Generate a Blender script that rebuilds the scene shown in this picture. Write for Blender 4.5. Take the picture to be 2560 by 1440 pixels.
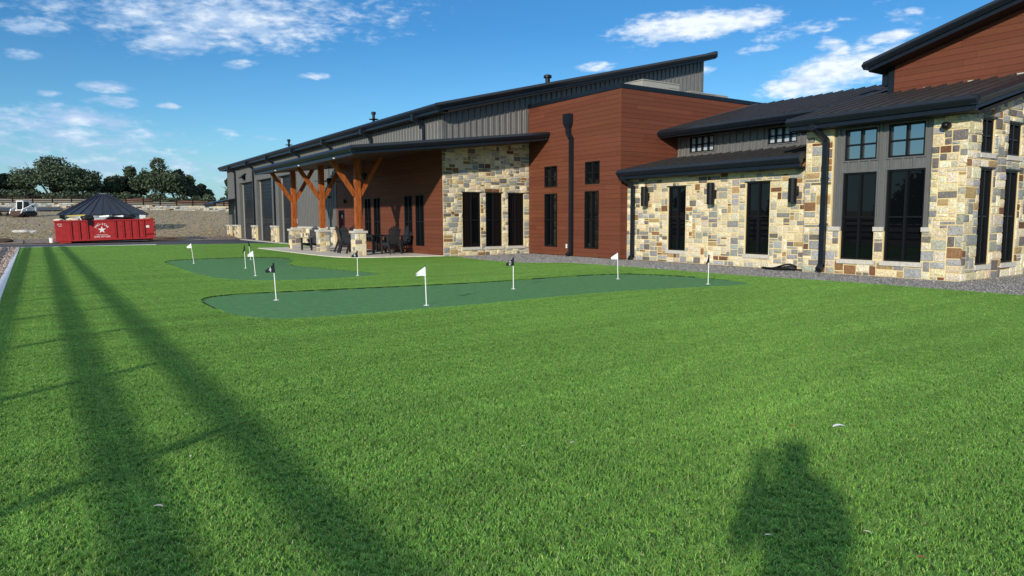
import bpy, bmesh, math, random
from mathutils import Vector, Matrix, noise
R = random.Random(7)
PI = math.pi
for o in list(bpy.data.objects): bpy.data.objects.remove(o)
COL = bpy.context.scene.collection
SCN = bpy.context.scene

# ------------------------------------------------------------------ materials
def mat(name, col, rough=.6, metal=0., var=0., vs=4., bump=0., bs=40., attr=False, spec=.22, scale3=(1, 1, 1), ior=None, col2=None, bdist=.01, coat=0):
    m = bpy.data.materials.new(name); m.use_nodes = True
    nt = m.node_tree; N = nt.nodes; L = nt.links
    b = N['Principled BSDF']
    b.inputs['Roughness'].default_value = rough; b.inputs['Metallic'].default_value = metal
    b.inputs['Specular IOR Level'].default_value = spec
    if coat: b.inputs['Coat Weight'].default_value = coat
    if ior: b.inputs['IOR'].default_value = ior
    g = N.new('ShaderNodeNewGeometry')
    mp = N.new('ShaderNodeMapping'); mp.inputs['Scale'].default_value = scale3
    L.new(g.outputs['Position'], mp.inputs['Vector'])
    c = (*col, 1)
    src = None
    if attr:
        a = N.new('ShaderNodeAttribute'); a.attribute_name = 'Col'
        x = N.new('ShaderNodeMix'); x.data_type = 'RGBA'; x.blend_type = 'MULTIPLY'
        x.inputs[0].default_value = 1; x.inputs[6].default_value = c
        L.new(a.outputs['Color'], x.inputs[7]); src = x.outputs[2]
    if var or col2:
        n = N.new('ShaderNodeTexNoise'); n.inputs['Scale'].default_value = vs; n.inputs['Detail'].default_value = 6
        n.inputs['Roughness'].default_value = .62
        L.new(mp.outputs[0], n.inputs['Vector'])
        if col2:
            r = N.new('ShaderNodeMapRange'); r.inputs[1].default_value = .38; r.inputs[2].default_value = .62
            L.new(n.outputs[0], r.inputs[0])
            x = N.new('ShaderNodeMix'); x.data_type = 'RGBA'; x.inputs[6].default_value = c; x.inputs[7].default_value = (*col2, 1)
            L.new(r.outputs[0], x.inputs[0]); src = x.outputs[2]
        if var:
            n2 = N.new('ShaderNodeTexNoise'); n2.inputs['Scale'].default_value = vs * 3.1; n2.inputs['Detail'].default_value = 5
            L.new(mp.outputs[0], n2.inputs['Vector'])
            r = N.new('ShaderNodeMapRange'); r.inputs[1].default_value = .3; r.inputs[2].default_value = .7
            r.inputs[3].default_value = 1 - var; r.inputs[4].default_value = 1 + var
            L.new(n2.outputs[0], r.inputs[0])
            x = N.new('ShaderNodeVectorMath'); x.operation = 'SCALE'
            L.new(r.outputs[0], x.inputs['Scale'])
            if src: L.new(src, x.inputs[0])
            else: x.inputs[0].default_value = col
            src = x.outputs[0]
    if src: L.new(src, b.inputs['Base Color'])
    else: b.inputs['Base Color'].default_value = c
    if bump:
        n3 = N.new('ShaderNodeTexNoise'); n3.inputs['Scale'].default_value = bs; n3.inputs['Detail'].default_value = 6
        L.new(mp.outputs[0], n3.inputs['Vector'])
        bp = N.new('ShaderNodeBump'); bp.inputs['Strength'].default_value = bump; bp.inputs['Distance'].default_value = bdist
        L.new(n3.outputs[0], bp.inputs['Height']); L.new(bp.outputs[0], b.inputs['Normal'])
    return m

MT = {}
MT['trim'] = mat('dark_trim', (.008, .012, .018), .36, .0, var=.12, vs=2, bump=.05, bs=15, spec=.4)
MT['roof'] = mat('standing_seam_metal', (.055, .053, .056), .32, .3, var=.15, vs=1.5, bump=.04, bs=6)
MT['soffit'] = mat('soffit', (.018, .016, .016), .6)
MT['psoffit'] = mat('porch_soffit', (.05, .028, .02), .6, var=.2, vs=3)
MT['metal'] = mat('ribbed_wall_metal', (.175, .174, .17), .36, .3, var=.05, vs=1.2, bump=.03, bs=4)
MT['stone'] = mat('ashlar_stone', (1, 1, 1), .85, attr=True, var=.32, vs=8, bump=.75, bs=22, bdist=.03)
MT['mortar'] = mat('mortar', (.74, .60, .33), .9, var=.1, vs=9, bump=.4, bs=60)
MT['cap'] = mat('limestone_cap', (.55, .52, .46), .85, var=.15, vs=6, bump=.6, bs=25, bdist=.02)
MT['board'] = mat('brown_siding', (.152, .050, .027), .62, attr=True, var=.16, vs=1.6, scale3=(1.2, 1.2, 38), bump=.12, bs=3, bdist=.004)
MT['gap'] = mat('siding_gap', (.05, .02, .012), .9)
MT['black'] = mat('black_frame', (.008, .009, .011), .4)
MT['glass'] = mat('dark_glass', (.003, .004, .005), .015, spec=.5, ior=1.42)
MT['glassup'] = mat('tinted_reflective_glass', (.004, .006, .008), .01, spec=1, ior=2.6)
MT['frost'] = mat('clerestory_glass', (.42, .50, .56), .08, spec=.6, ior=1.6)
MT['concrete'] = mat('concrete', (.72, .65, .56), .85, var=.1, vs=3, bump=.2, bs=60)
MT['kerb'] = mat('kerb_concrete', (.66, .68, .70), .85, var=.1, vs=5, bump=.3, bs=40)
MT['asphalt'] = mat('asphalt', (.075, .078, .09), .9, var=.15, vs=2, bump=.4, bs=90)
MT['gravel'] = mat('gravel_bed', (.235, .222, .20), .9, var=.45, vs=22, bump=1, bs=60, bdist=.03)
MT['field'] = mat('dry_field', (.315, .245, .165), .95, var=.2, vs=.9, bump=.25, bs=6, bdist=.1, col2=(.28, .24, .16))
MT['dirt'] = mat('rubbly_dirt', (.30, .24, .20), .95, var=.4, vs=6, bump=.9, bs=14, bdist=.06, col2=(.15, .12, .10))
MT['orange'] = mat('orange_dirt', (.42, .24, .13), .95, var=.25, vs=3, bump=.7, bs=10, bdist=.05)
MT['red_soil'] = mat('red_soil', (.16, .085, .055), .95, var=.25, vs=3)
MT['wood'] = mat('stained_cedar', (.44, .125, .026), .5, var=.35, vs=3, scale3=(6, 6, .7), bump=.2, bs=8, col2=(.24, .06, .016))
MT['red'] = mat('red_dumpster_paint', (.38, .03, .032), .5, var=.14, vs=1.5, bump=.08, bs=8)
MT['darkred'] = mat('dark_red_rib', (.16, .01, .013), .6, var=.2, vs=3)
MT['white'] = mat('white_paint', (.78, .78, .76), .5, var=.04, vs=5)
MT['flagwhite'] = mat('white_flag_cloth', (.75, .78, .80), .8)
MT['flagblack'] = mat('black_flag_cloth', (.012, .014, .022), .8)
MT['green'] = mat('putting_turf', (.088, .215, .076), .95, var=.16, vs=2.2, bump=.5, bs=160, bdist=.004)
MT['lawnbase'] = mat('lawn_backing', (.05, .12, .024), .95, var=.3, vs=30)
MT['fence'] = mat('creosote_fence', (.025, .016, .011), .9, var=.3, vs=3)
MT['bark'] = mat('bark', (.10, .085, .07), .95, var=.3, vs=3, bump=.5, bs=12)
MT['leaf'] = mat('oak_foliage', (.062, .086, .052), .85, attr=True, var=.25, vs=.6, spec=.2)
MT['tankwall'] = mat('galvanised_wall', (.30, .32, .33), .4, .6, var=.1, vs=2)
MT['tankroof'] = mat('tank_roof', (.028, .034, .05), .35, .3, var=.15, vs=1)
MT['bag'] = mat('black_plastic', (.01, .011, .012), .35, bump=.4, bs=8)
MT['rust'] = mat('rusty_steel', (.07, .045, .035), .8, var=.3, vs=4)
MT['chair'] = mat('black_poly_lumber', (.022, .024, .028), .4, spec=.5)
MT['hvac'] = mat('hvac_case', (.34, .33, .30), .55, var=.05, vs=3)
MT['yellow'] = mat('yellow_plastic', (.6, .5, .12), .6)
MT['hose'] = mat('black_hose', (.01, .01, .012), .45)
MT['skin'] = mat('skin', (.42, .25, .17), .5)
MT['shirt'] = mat('navy_shirt', (.03, .045, .09), .85, var=.1, vs=20)
MT['jeans'] = mat('denim', (.05, .07, .12), .9, var=.15, vs=30)
MT['hair'] = mat('brown_hair', (.04, .025, .015), .6)
MT['leafpale'] = mat('dry_pale_leaf', (.62, .55, .42), .7, var=.15, vs=30)
MT['leafbrown'] = mat('dry_brown_leaf', (.28, .10, .04), .7, var=.2, vs=30)
MT['drydeck'] = mat('dry_tufts', (.32, .25, .165), .9, attr=True)
def lamp_mat():
    m = mat('soft_white_lens', (.7, .7, .68), .4); return m
MT['lens'] = lamp_mat()

# turf blade material (per-blade colour attribute plus large faint patches)
def blade_mat():
    m = mat('turf_blades', (1, 1, 1), .55, attr=True, spec=.35)
    nt = m.node_tree; N = nt.nodes; L = nt.links; b = N['Principled BSDF']
    src = b.inputs['Base Color'].links[0].from_socket
    g = N.new('ShaderNodeNewGeometry')
    mp = N.new('ShaderNodeMapping'); mp.inputs['Scale'].default_value = (.16, 1.2, 1); mp.inputs['Rotation'].default_value = (0, 0, .06)
    L.new(g.outputs['Position'], mp.inputs[0])
    n = N.new('ShaderNodeTexNoise'); n.inputs['Scale'].default_value = 1.3; n.inputs['Detail'].default_value = 5
    L.new(mp.outputs[0], n.inputs['Vector'])
    r = N.new('ShaderNodeMapRange'); r.inputs[1].default_value = .3; r.inputs[2].default_value = .7; r.inputs[3].default_value = .86; r.inputs[4].default_value = 1.13
    L.new(n.outputs[0], r.inputs[0])
    x = N.new('ShaderNodeVectorMath'); x.operation = 'SCALE'
    L.new(src, x.inputs[0]); L.new(r.outputs[0], x.inputs['Scale']); L.new(x.outputs[0], b.inputs['Base Color'])
    tr = N.new('ShaderNodeBsdfTranslucent'); L.new(x.outputs[0], tr.inputs[0]); ms = N.new('ShaderNodeMixShader'); ms.inputs[0].default_value = .3
    L.new(b.outputs[0], ms.inputs[1]); L.new(tr.outputs[0], ms.inputs[2]); L.new(ms.outputs[0], N['Material Output'].inputs[0])
    return m
MT['blade'] = blade_mat()

# ------------------------------------------------------------------ builders
class MB:
    def __init__(s): s.v = []; s.f = []; s.m = []; s.c = []
    def face(s, pts, mi=0, col=(1, 1, 1)):
        i = len(s.v); s.v += [tuple(p) for p in pts]; s.f.append(tuple(range(i, i + len(pts)))); s.m.append(mi); s.c.append(col)
    def hexa(s, p, mi=0, col=(1, 1, 1)):
        i = len(s.v); s.v += [tuple(q) for q in p]
        for a in ((0, 3, 2, 1), (4, 5, 6, 7), (0, 1, 5, 4), (1, 2, 6, 5), (2, 3, 7, 6), (3, 0, 4, 7)):
            s.f.append(tuple(i + k for k in a)); s.m.append(mi); s.c.append(col)
        return s
    def box(s, x0, x1, y0, y1, z0, z1, mi=0, col=(1, 1, 1)):
        return s.hexa([(x0, y0, z0), (x1, y0, z0), (x1, y1, z0), (x0, y1, z0), (x0, y0, z1), (x1, y0, z1), (x1, y1, z1), (x0, y1, z1)], mi, col)
    def prism(s, A, B, mi=0, col=(1, 1, 1), caps=True):
        n = len(A); i = len(s.v); s.v += [tuple(p) for p in A] + [tuple(p) for p in B]
        for k in range(n):
            s.f.append((i + k, i + (k + 1) % n, i + n + (k + 1) % n, i + n + k)); s.m.append(mi); s.c.append(col)
        if caps:
            s.f.append(tuple(i + k for k in reversed(range(n)))); s.m.append(mi); s.c.append(col)
            s.f.append(tuple(i + n + k for k in range(n))); s.m.append(mi); s.c.append(col)
        return s
    def tube(s, pts, r, n=8, mi=0, col=(1, 1, 1)):
        pts = [Vector(p) for p in pts]; rs = r if isinstance(r, (list, tuple)) else [r] * len(pts)
        i = len(s.v); up0 = None
        for k, p in enumerate(pts):
            d = (pts[min(k + 1, len(pts) - 1)] - pts[max(k - 1, 0)]).normalized()
            if up0 is None:
                up0 = Vector((0, 0, 1)) if abs(d.z) < .9 else Vector((1, 0, 0))
            a = d.cross(up0).normalized(); b = a.cross(d).normalized(); up0 = b
            for j in range(n):
                t = 2 * PI * (j + .5) / n; s.v.append(tuple(p + (a * math.cos(t) + b * math.sin(t)) * rs[k]))
        for k in range(len(pts) - 1):
            for j in range(n):
                s.f.append((i + k * n + j, i + k * n + (j + 1) % n, i + (k + 1) * n + (j + 1) % n, i + (k + 1) * n + j)); s.m.append(mi); s.c.append(col)
        s.f.append(tuple(i + j for j in range(n))); s.m.append(mi); s.c.append(col)
        q = i + (len(pts) - 1) * n
        s.f.append(tuple(q + j for j in range(n))); s.m.append(mi); s.c.append(col)
        return s
    def lathe(s, prof, cx, cy, n=16, mi=0, col=(1, 1, 1)):
        i = len(s.v)
        for (r, z) in prof:
            for j in range(n):
                t = 2 * PI * j / n; s.v.append((cx + r * math.cos(t), cy + r * math.sin(t), z))
        for k in range(len(prof) - 1):
            for j in range(n):
                s.f.append((i + k * n + j, i + k * n + (j + 1) % n, i + (k + 1) * n + (j + 1) % n, i + (k + 1) * n + j)); s.m.append(mi); s.c.append(col)
        s.f.append(tuple(i + j for j in range(n))); s.m.append(mi); s.c.append(col)
        q = i + (len(prof) - 1) * n
        s.f.append(tuple(q + j for j in range(n))); s.m.append(mi); s.c.append(col)
        return s
    def bar(s, p, q, w, h, mi=0, up=(0, 0, 1), col=(1, 1, 1)):
        p = Vector(p); q = Vector(q); d = (q - p).normalized(); u = Vector(up)
        if abs(d.dot(u)) > .98: u = Vector((0, 1, 0))
        a = d.cross(u).normalized() * w / 2; b = a.cross(d).normalized() * h / 2
        return s.prism([p - a - b, p + a - b, p + a + b, p - a + b], [q - a - b, q + a - b, q + a + b, q - a + b], mi, col)
    def build(s, name, mats, parent=None, smooth=False, recalc=True, xf=None):
        org = Vector(parent.get('_o', (0, 0, 0))) if parent else Vector((0, 0, 0))
        me = bpy.data.meshes.new(name)
        vv = [Vector(p) for p in s.v]
        if xf: vv = [xf @ p for p in vv]
        me.from_pydata([p - org for p in vv], [], s.f)
        mats = mats if isinstance(mats, (list, tuple)) else [mats]
        for m in mats: me.materials.append(MT[m] if isinstance(m, str) else m)
        me.polygons.foreach_set('material_index', s.m)
        if smooth: me.polygons.foreach_set('use_smooth', [True] * len(s.f))
        if any(c != (1, 1, 1) for c in s.c) or any((MT[m] if isinstance(m, str) else m).node_tree.nodes.get('Attribute') for m in mats):
            ca = me.color_attributes.new('Col', 'FLOAT_COLOR', 'CORNER')
            d = []
            for f, c in zip(s.f, s.c): d += [c[0], c[1], c[2], 1.] * len(f)
            ca.data.foreach_set('color', d)
        if recalc:
            bm = bmesh.new(); bm.from_mesh(me); bmesh.ops.recalc_face_normals(bm, faces=bm.faces); bm.to_mesh(me); bm.free()
        o = bpy.data.objects.new(name, me); COL.objects.link(o)
        if parent: o.parent = parent; o['_o'] = tuple(org)
        return o

def build_each(mb, name, mats, parent=None):
    # every loose piece becomes a part of its own
    par = list(range(len(mb.v)))
    def fd(a):
        while par[a] != a: par[a] = par[par[a]]; a = par[a]
        return a
    for f in mb.f:
        for k in f[1:]: par[fd(k)] = fd(f[0])
    grp = {}
    for i, f in enumerate(mb.f): grp.setdefault(fd(f[0]), []).append(i)
    out = []
    for g in grp.values():
        m2 = MB()
        for i in g: m2.face([mb.v[k] for k in mb.f[i]], mb.m[i], mb.c[i])
        out.append(m2.build(name, mats, parent))
    return out
def tag(o, label=None, cat=None, group=None, kind=None):
    if label: o['label'] = label
    if cat: o['category'] = cat
    if group: o['group'] = group
    if kind: o['kind'] = kind
    return o
def thing(name, label, cat, loc=(0, 0, 0), rz=0, group=None, org=False):
    o = bpy.data.objects.new(name, None); COL.objects.link(o); o.location = loc; o.rotation_euler = (0, 0, rz); o.empty_display_size = .2
    if org: o['_o'] = tuple(loc)
    return tag(o, label, cat, group)
def dup(root, loc=None, rz=None, label=None):
    def cp(o, par):
        c = o.copy(); COL.objects.link(c)
        if par: c.parent = par
        for ch in kids.get(o, []): cp(ch, c)
        return c
    kids = {}
    for o in COL.objects:
        if o.parent: kids.setdefault(o.parent, []).append(o)
    c = cp(root, None)
    if loc: c.location = loc
    if rz is not None: c.rotation_euler = (0, 0, rz)
    if label: c['label'] = label
    return c

class Wall:   # ax 'X': faces -X at X=c, runs along Y.  ax 'Y': faces -Y at Y=c, runs along X.
    def __init__(s, ax, c): s.ax = ax; s.c = c
    def p(s, a, z, d): return (s.c - d, a, z) if s.ax == 'X' else (a, s.c - d, z)
def wbox(mb, w, a0, a1, z0, z1, d0, d1, mi=0, col=(1, 1, 1)):
    mb.hexa([w.p(a0, z0, d0), w.p(a1, z0, d0), w.p(a1, z1, d0), w.p(a0, z1, d0), w.p(a0, z0, d1), w.p(a1, z0, d1), w.p(a1, z1, d1), w.p(a0, z1, d1)], mi, col)
def cut(rects, ops):
    for (x0, x1, y0, y1) in ops:
        out = []
        for (a0, a1, b0, b1) in rects:
            if a1 <= x0 or a0 >= x1 or b1 <= y0 or b0 >= y1: out.append((a0, a1, b0, b1)); continue
            if a0 < x0: out.append((a0, x0, b0, b1))
            if a1 > x1: out.append((x1, a1, b0, b1))
            m0, m1 = max(a0, x0), min(a1, x1)
            if b0 < y0: out.append((m0, m1, b0, y0))
            if b1 > y1: out.append((m0, m1, y1, b1))
        rects = out
    return rects

STC = [((.68, .58, .38), 22), ((.72, .65, .49), 20), ((.58, .52, .40), 9), ((.27, .27, .26), 18), ((.38, .38, .37), 13), ((.42, .30, .15), 4), ((.26, .145, .07), 3), ((.17, .155, .145), 9), ((.17, .085, .05), 3), ((.38, .38, .31), 9)]
def stone_col(rr):
    t = rr.uniform(0, sum(w for _, w in STC))
    for c, w in STC:
        t -= w
        if t <= 0: break
    k = rr.uniform(.85, 1.12); return tuple(min(1, q * k * rr.uniform(.96, 1.04)) for q in c)
def stones(mb, w, a0, a1, z0, z1, ops=(), top=None, seed=1, cell=.078, d0=0., mi=0, quoin=None, hmax=3, wmax=6):
    rr = random.Random(seed)
    nx = max(1, round((a1 - a0) / cell)); nz = max(1, round((z1 - z0) / cell))
    cx = (a1 - a0) / nx; cz = (z1 - z0) / nz
    occ = [[False] * nz for _ in range(nx)]
    for i in range(nx):
        for j in range(nz):
            a = a0 + (i + .5) * cx; z = z0 + (j + .5) * cz
            if any(o[0] < a < o[1] and o[2] < z < o[3] for o in ops) or (top and z > top(a)): occ[i][j] = True
    for j in range(nz):
        i = 0
        while i < nx:
            if occ[i][j]: i += 1; continue
            h = rr.choice((1, 2, 2, 2, 2, 3, 3)[:4 + hmax]) if hmax > 2 else rr.choice((1, 2, 2))
            ww = rr.choice((2, 2, 3, 3, 4, 4, 5, 6)) if h < 3 else rr.choice((2, 3, 4, 4, 5))
            ww = min(ww, wmax)
            k = 0
            while k < ww and i + k < nx and not occ[i + k][j]: k += 1
            ww = k
            if i + ww < nx and not occ[i + ww][j] and i + ww + 1 >= nx or (i + ww + 1 < nx and not occ[i + ww][j] and occ[i + ww + 1][j]): ww += 1
            hh = 1
            while hh < h and j + hh < nz and all(not occ[i + q][j + hh] for q in range(ww)): hh += 1
            if j + hh == nz - 1 and all(not occ[i + q][nz - 1] for q in range(ww)): hh += 1
            for q in range(ww):
                for t in range(hh): occ[i + q][j + t] = True
            r = [a0 + i * cx, a0 + (i + ww) * cx, z0 + j * cz, z0 + (j + hh) * cz]
            for o in ops:
                if r[0] < o[1] and r[1] > o[0] and r[2] < o[3] and r[3] > o[2]:
                    d = [r[1] - o[0], o[1] - r[0], r[3] - o[2], o[3] - r[2]]; m = d.index(min(d))
                    if m == 0: r[1] = o[0]
                    elif m == 1: r[0] = o[1]
                    elif m == 2: r[3] = o[2]
                    else: r[2] = o[3]
            i += ww
            g = .0105
            x0, x1, y0, y1 = r[0] + g, r[1] - g, r[2] + g, r[3] - g
            if x1 - x0 < .03 or y1 - y0 < .03: continue
            J = lambda s=.006: rr.uniform(-s, s)
            col = stone_col(rr); dd = d0 + rr.uniform(.010, .026); b = .010
            B = [w.p(x0 + J(), y0 + J(), d0 - .012), w.p(x1 + J(), y0 + J(), d0 - .012), w.p(x1 + J(), y1 + J(), d0 - .012), w.p(x0 + J(), y1 + J(), d0 - .012)]
            T = [w.p(x0 + b + J(), y0 + b + J(), dd + J(.005)), w.p(x1 - b + J(), y0 + b + J(), dd + J(.005)), w.p(x1 - b + J(), y1 - b + J(), dd + J(.005)), w.p(x0 + b + J(), y1 - b + J(), dd + J(.005))]
            cxm = (x0 + x1) / 2 + J(.02); czm = (y0 + y1) / 2 + J(.01)
            C = w.p(cxm, czm, dd + rr.uniform(.002, .016))
            n = len(mb.v); mb.v += B + T + [C]
            for f in ((0, 1, 5, 4), (1, 2, 6, 5), (2, 3, 7, 6), (3, 0, 4, 7), (4, 5, 8), (5, 6, 8), (6, 7, 8), (7, 4, 8)):
                mb.f.append(tuple(n + q for q in f)); mb.m.append(mi); mb.c.append(col)
def stone_wall(name, w, a0, a1, z0, z1, ops=(), top=None, seed=1, parent=None, thick=.25, wrap=0, **k):
    mb = MB(); tz = (lambda a: 99) if not top else top
    for (x0, x1, y0, y1) in cut([(a0, a1, z0, z1)], list(ops)):
        n = max(1, int((x1 - x0) / .5)) if top else 1
        for q in range(n):
            p0 = x0 + (x1 - x0) * q / n; p1 = x0 + (x1 - x0) * (q + 1) / n; zt = min(y1, tz((p0 + p1) / 2))
            if zt > y0: wbox(mb, w, p0 + (.006 if p0 == a0 else 0), p1, y0, zt, -thick, 0, 1)
    stones(mb, w, a0 - wrap, a1, z0, z1, ops, top, seed, **k)
    return mb.build(name, ['stone', 'mortar'], parent, recalc=False)
def board_wall(name, w, a0, a1, z0, z1, ops=(), top=None, seed=1, parent=None, h=.183, left=None, thick=.2):
    rr = random.Random(seed); mb = MB()
    tz = (lambda a: 99) if not top else top
    for (x0, x1, y0, y1) in cut([(a0, a1, z0, z1)], list(ops)):
        n = max(1, int((x1 - x0) / .4)) if top else 1
        for q in range(n):
            p0 = x0 + (x1 - x0) * q / n; p1 = x0 + (x1 - x0) * (q + 1) / n; zt = min(y1, tz((p0 + p1) / 2))
            if zt > y0: wbox(mb, w, p0, p1, y0, zt, -thick, 0, 1)
    z = z0 + .004
    while z < z1 - .02:
        zt = min(z + h - .008, z1)
        js = [a0 + .002]; a = a0 + rr.uniform(.8, 3.6)
        while a < a1 - .4: js.append(a); a += 3.66 if rr.random() < .7 else rr.uniform(1.2, 3.6)
        js.append(a1 - .002)
        for i in range(len(js) - 1):
            x0, x1 = js[i], js[i + 1] - .004
            if top:
                # keep the part under the roof line
                m = 24; seg = [x0 + (x1 - x0) * q / m for q in range(m + 1)]; ok = [q for q in seg if top(q) > z]
                if len(ok) < 2: continue
                x0, x1 = min(ok), max(ok)
            k = rr.uniform(.9, 1.1); col = (k, k * rr.uniform(.95, 1.04), k)
            for (b0, b1, c0, c1) in cut([(x0, x1, z, zt)], list(ops)):
                wbox(mb, w, b0, b1, c0, c1, .0, .016, 0, col)
        z += h
    return mb.build(name, ['board', 'gap'], parent, recalc=False)
def rib_wall(name, w, a0, a1, z0, z1, ops=(), bot=None, top=None, parent=None, pitch=.305, thick=.12, ph=0):
    mb = MB(); bz = bot or (lambda a: z0); tz = top or (lambda a: z1)
    n = max(1, round((a1 - a0) / pitch)); p = (a1 - a0) / n
    for i in range(n):
        x0 = a0 + i * p; x1 = x0 + p; m = (x0 + x1) / 2
        for (b0, b1, c0, c1) in cut([(x0, x1, bz(m), tz(m))], list(ops)):
            wbox(mb, w, b0, b1, c0, c1, -thick, 0)
        def rib(c, wb, wt, hh):
            for (b0, b1, c0, c1) in cut([(c - wb, c + wb, bz(c), tz(c))], list(ops)):
                if b1 - b0 < wb * 1.2: continue
                mb.prism([w.p(c - wb, c0, -.001), w.p(c - wt, c0, hh), w.p(c + wt, c0, hh), w.p(c + wb, c0, -.001)],
                         [w.p(c - wb, c1, -.001), w.p(c - wt, c1, hh), w.p(c + wt, c1, hh), w.p(c + wb, c1, -.001)])
        rib(x0 + p * .5, .036, .024, .05)
        rib(x0 + p * .83, .016, .009, .006); rib(x0 + p * .17, .016, .009, .006)
    for (b0, b1, c0, c1) in ops:   # flashing round the openings
        if b1 < a0 or b0 > a1: continue
        t = .035
        for r in ((b0 - t, b0, c0 - t, c1 + t), (b1, b1 + t, c0 - t, c1 + t), (b0, b1, c0 - t, c0), (b0, b1, c1, c1 + t)):
            r = (max(r[0], a0), min(r[1], a1), max(r[2], z0), r[3])
            if r[1] > r[0] and r[3] > r[2]: wbox(mb, w, *r, -.02, .037)
    return mb.build(name, 'metal', parent, recalc=False)
def window(w, a0, a1, z0, z1, parent, vs=1, hs=(), d=-.09, fw=.05, glass='glass', sill=None, label=None, proud=None):
    mb = MB(); df = d + .06 if proud is None else proud
    g = .003
    wbox(mb, w, a0 + g, a0 + fw, z0 + g, z1 - g, d - .05, df); wbox(mb, w, a1 - fw, a1 - g, z0 + g, z1 - g, d - .05, df)
    wbox(mb, w, a0 + fw, a1 - fw, z0 + g, z0 + fw, d - .05, df); wbox(mb, w, a0 + fw, a1 - fw, z1 - fw, z1 - g, d - .05, df)
    for i in range(vs):
        c = a0 + (a1 - a0) * (i + 1) / (vs + 1); wbox(mb, w, c - .03, c + .03, z0 + fw, z1 - fw, d - .04, df - .012)
    for hz in hs:
        wbox(mb, w, a0 + fw, a1 - fw, hz - .022, hz + .022, d - .04, df - .022)
    f = mb.build('window', 'black', parent)
    if label: f['label'] = label
    m2 = MB(); wbox(m2, w, a0 + fw, a1 - fw, z0 + fw, z1 - fw, d - .035, d - .012)
    m2.build('glass_pane', glass, f)
    if sill:
        m3 = MB(); rr = random.Random(int(a0 * 97)); n = 2 if a1 - a0 > .9 else 1
        for i in range(n):
            s0 = a0 - .06 + (a1 - a0 + .12) * i / n; s1 = a0 - .06 + (a1 - a0 + .12) * (i + 1) / n - (.008 if n > 1 else 0)
            wbox(m3, w, s0, s1, z0 - .12, z0 - .002, -.1, sill + rr.uniform(0, .008))
        m3.build('sill', 'cap', f)
    return f

def gutter_y(mb, x, z, y0, y1, s=1, mi=0, fd=.36):     # eave gutter running along Y, outer face towards -X, lip height z
    P = [(x + .02, z), (x - .055, z - .10), (x - .045, z - .14), (x + .02, z - .24), (x + .16, z - .24), (x + .16, z)]
    mb.prism([(a, y0, b) for a, b in P], [(a, y1, b) for a, b in P], mi)
    Q = [(x + .075, z - .242), (x + .065, z - fd), (x + .16, z - fd), (x + .16, z - .242)]
    mb.prism([(a, y0 + .04, b) for a, b in Q], [(a, y1 - .04, b) for a, b in Q], mi)
def rake_x(mb, y, xa, za, xb, zb, out=-1, mi=0):        # rake trim running along X in plane Y=y, outer face towards -Y
    P = [(.02, 0), (-.055, -.10), (-.045, -.14), (.02, -.24), (.16, -.24), (.16, 0)]
    P = [(q if out < 0 else -q, b) for q, b in P]
    mb.prism([(xa, y + q, za + b) for q, b in P], [(xb, y + q, zb + b) for q, b in P], mi)
    Q = [(.075, -.242), (.065, -.36), (.16, -.36), (.16, -.242)]
    Q = [(q if out < 0 else -q, b) for q, b in Q]
    mb.prism([(xa + .07, y + q, za + b + .02) for q, b in Q], [(xb, y + q, zb + b) for q, b in Q], mi)
def shed_roof(x0, z0, x1, z1, y0, y1, parent, pitch=.41, rib=.035, seams=True, th=.1, name='roof', mat_='roof'):
    mb = MB()
    mb.hexa([(x0, y0, z0 - th), (x1, y0, z1 - th), (x1, y1, z1 - th), (x0, y1, z0 - th), (x0, y0, z0), (x1, y0, z1), (x1, y1, z1), (x0, y1, z0)])
    if seams:
        n = int((y1 - y0) / pitch)
        for i in range(n + 1):
            y = y0 + .03 + (y1 - y0 - .06) * i / max(1, n)
            mb.hexa([(x0, y - .017, z0 - .004), (x1, y - .017, z1 - .004), (x1, y + .017, z1 - .004), (x0, y + .017, z0 - .004), (x0, y - .017, z0 + rib), (x1, y - .017, z1 + rib), (x1, y + .017, z1 + rib), (x0, y + .017, z0 + rib)])
    return mb.build(name, mat_, parent)
def downspout(w, a, z0, z1, parent, wd=.12, eave=None, d=.03):
    mb = MB(); dd = wd * .8
    wbox(mb, w, a - wd / 2, a + wd / 2, z0 + .1, z1, d, d + dd)
    c = d + dd / 2
    mb.bar(w.p(a, z0 + .16, c), w.p(a, z0 + .02, c + .16), wd, dd)
    if eave:
        ao, zo, do = eave
        mb.bar(w.p(a, z1 - .03, c), w.p(ao, zo - .05, do), wd, dd)
        wbox(mb, w, ao - wd * .55, ao + wd * .55, zo - .12, zo + .16, do - dd * .6, do + dd * .6)
    for q in (.35, .7):
        zz = z0 + (z1 - z0) * q; wbox(mb, w, a - wd * .62, a + wd * .62, zz, zz + .04, d - .03, d + dd + .006)
    return mb.build('downspout', 'trim', parent)
def text_mesh(s, size, ext=.004, align='CENTER'):
    cu = bpy.data.curves.new('t', 'FONT'); cu.body = s; cu.size = size; cu.extrude = ext; cu.align_x = align; cu.align_y = 'CENTER'
    cu.offset = size * .012
    o = bpy.data.objects.new('t', cu); COL.objects.link(o)
    dg = bpy.context.evaluated_depsgraph_get(); me = o.evaluated_get(dg).to_mesh()
    V = [v.co.copy() for v in me.vertices]; F = [tuple(p.vertices) for p in me.polygons]
    bpy.data.objects.remove(o); bpy.data.curves.remove(cu)
    return V, F
def add_text(mb, s, size, fn, mi=0):
    V, F = text_mesh(s, size); i = len(mb.v)
    mb.v += [tuple(fn(v)) for v in V]
    for f in F: mb.f.append(tuple(i + k for k in f)); mb.m.append(mi); mb.c.append((1, 1, 1))
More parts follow.
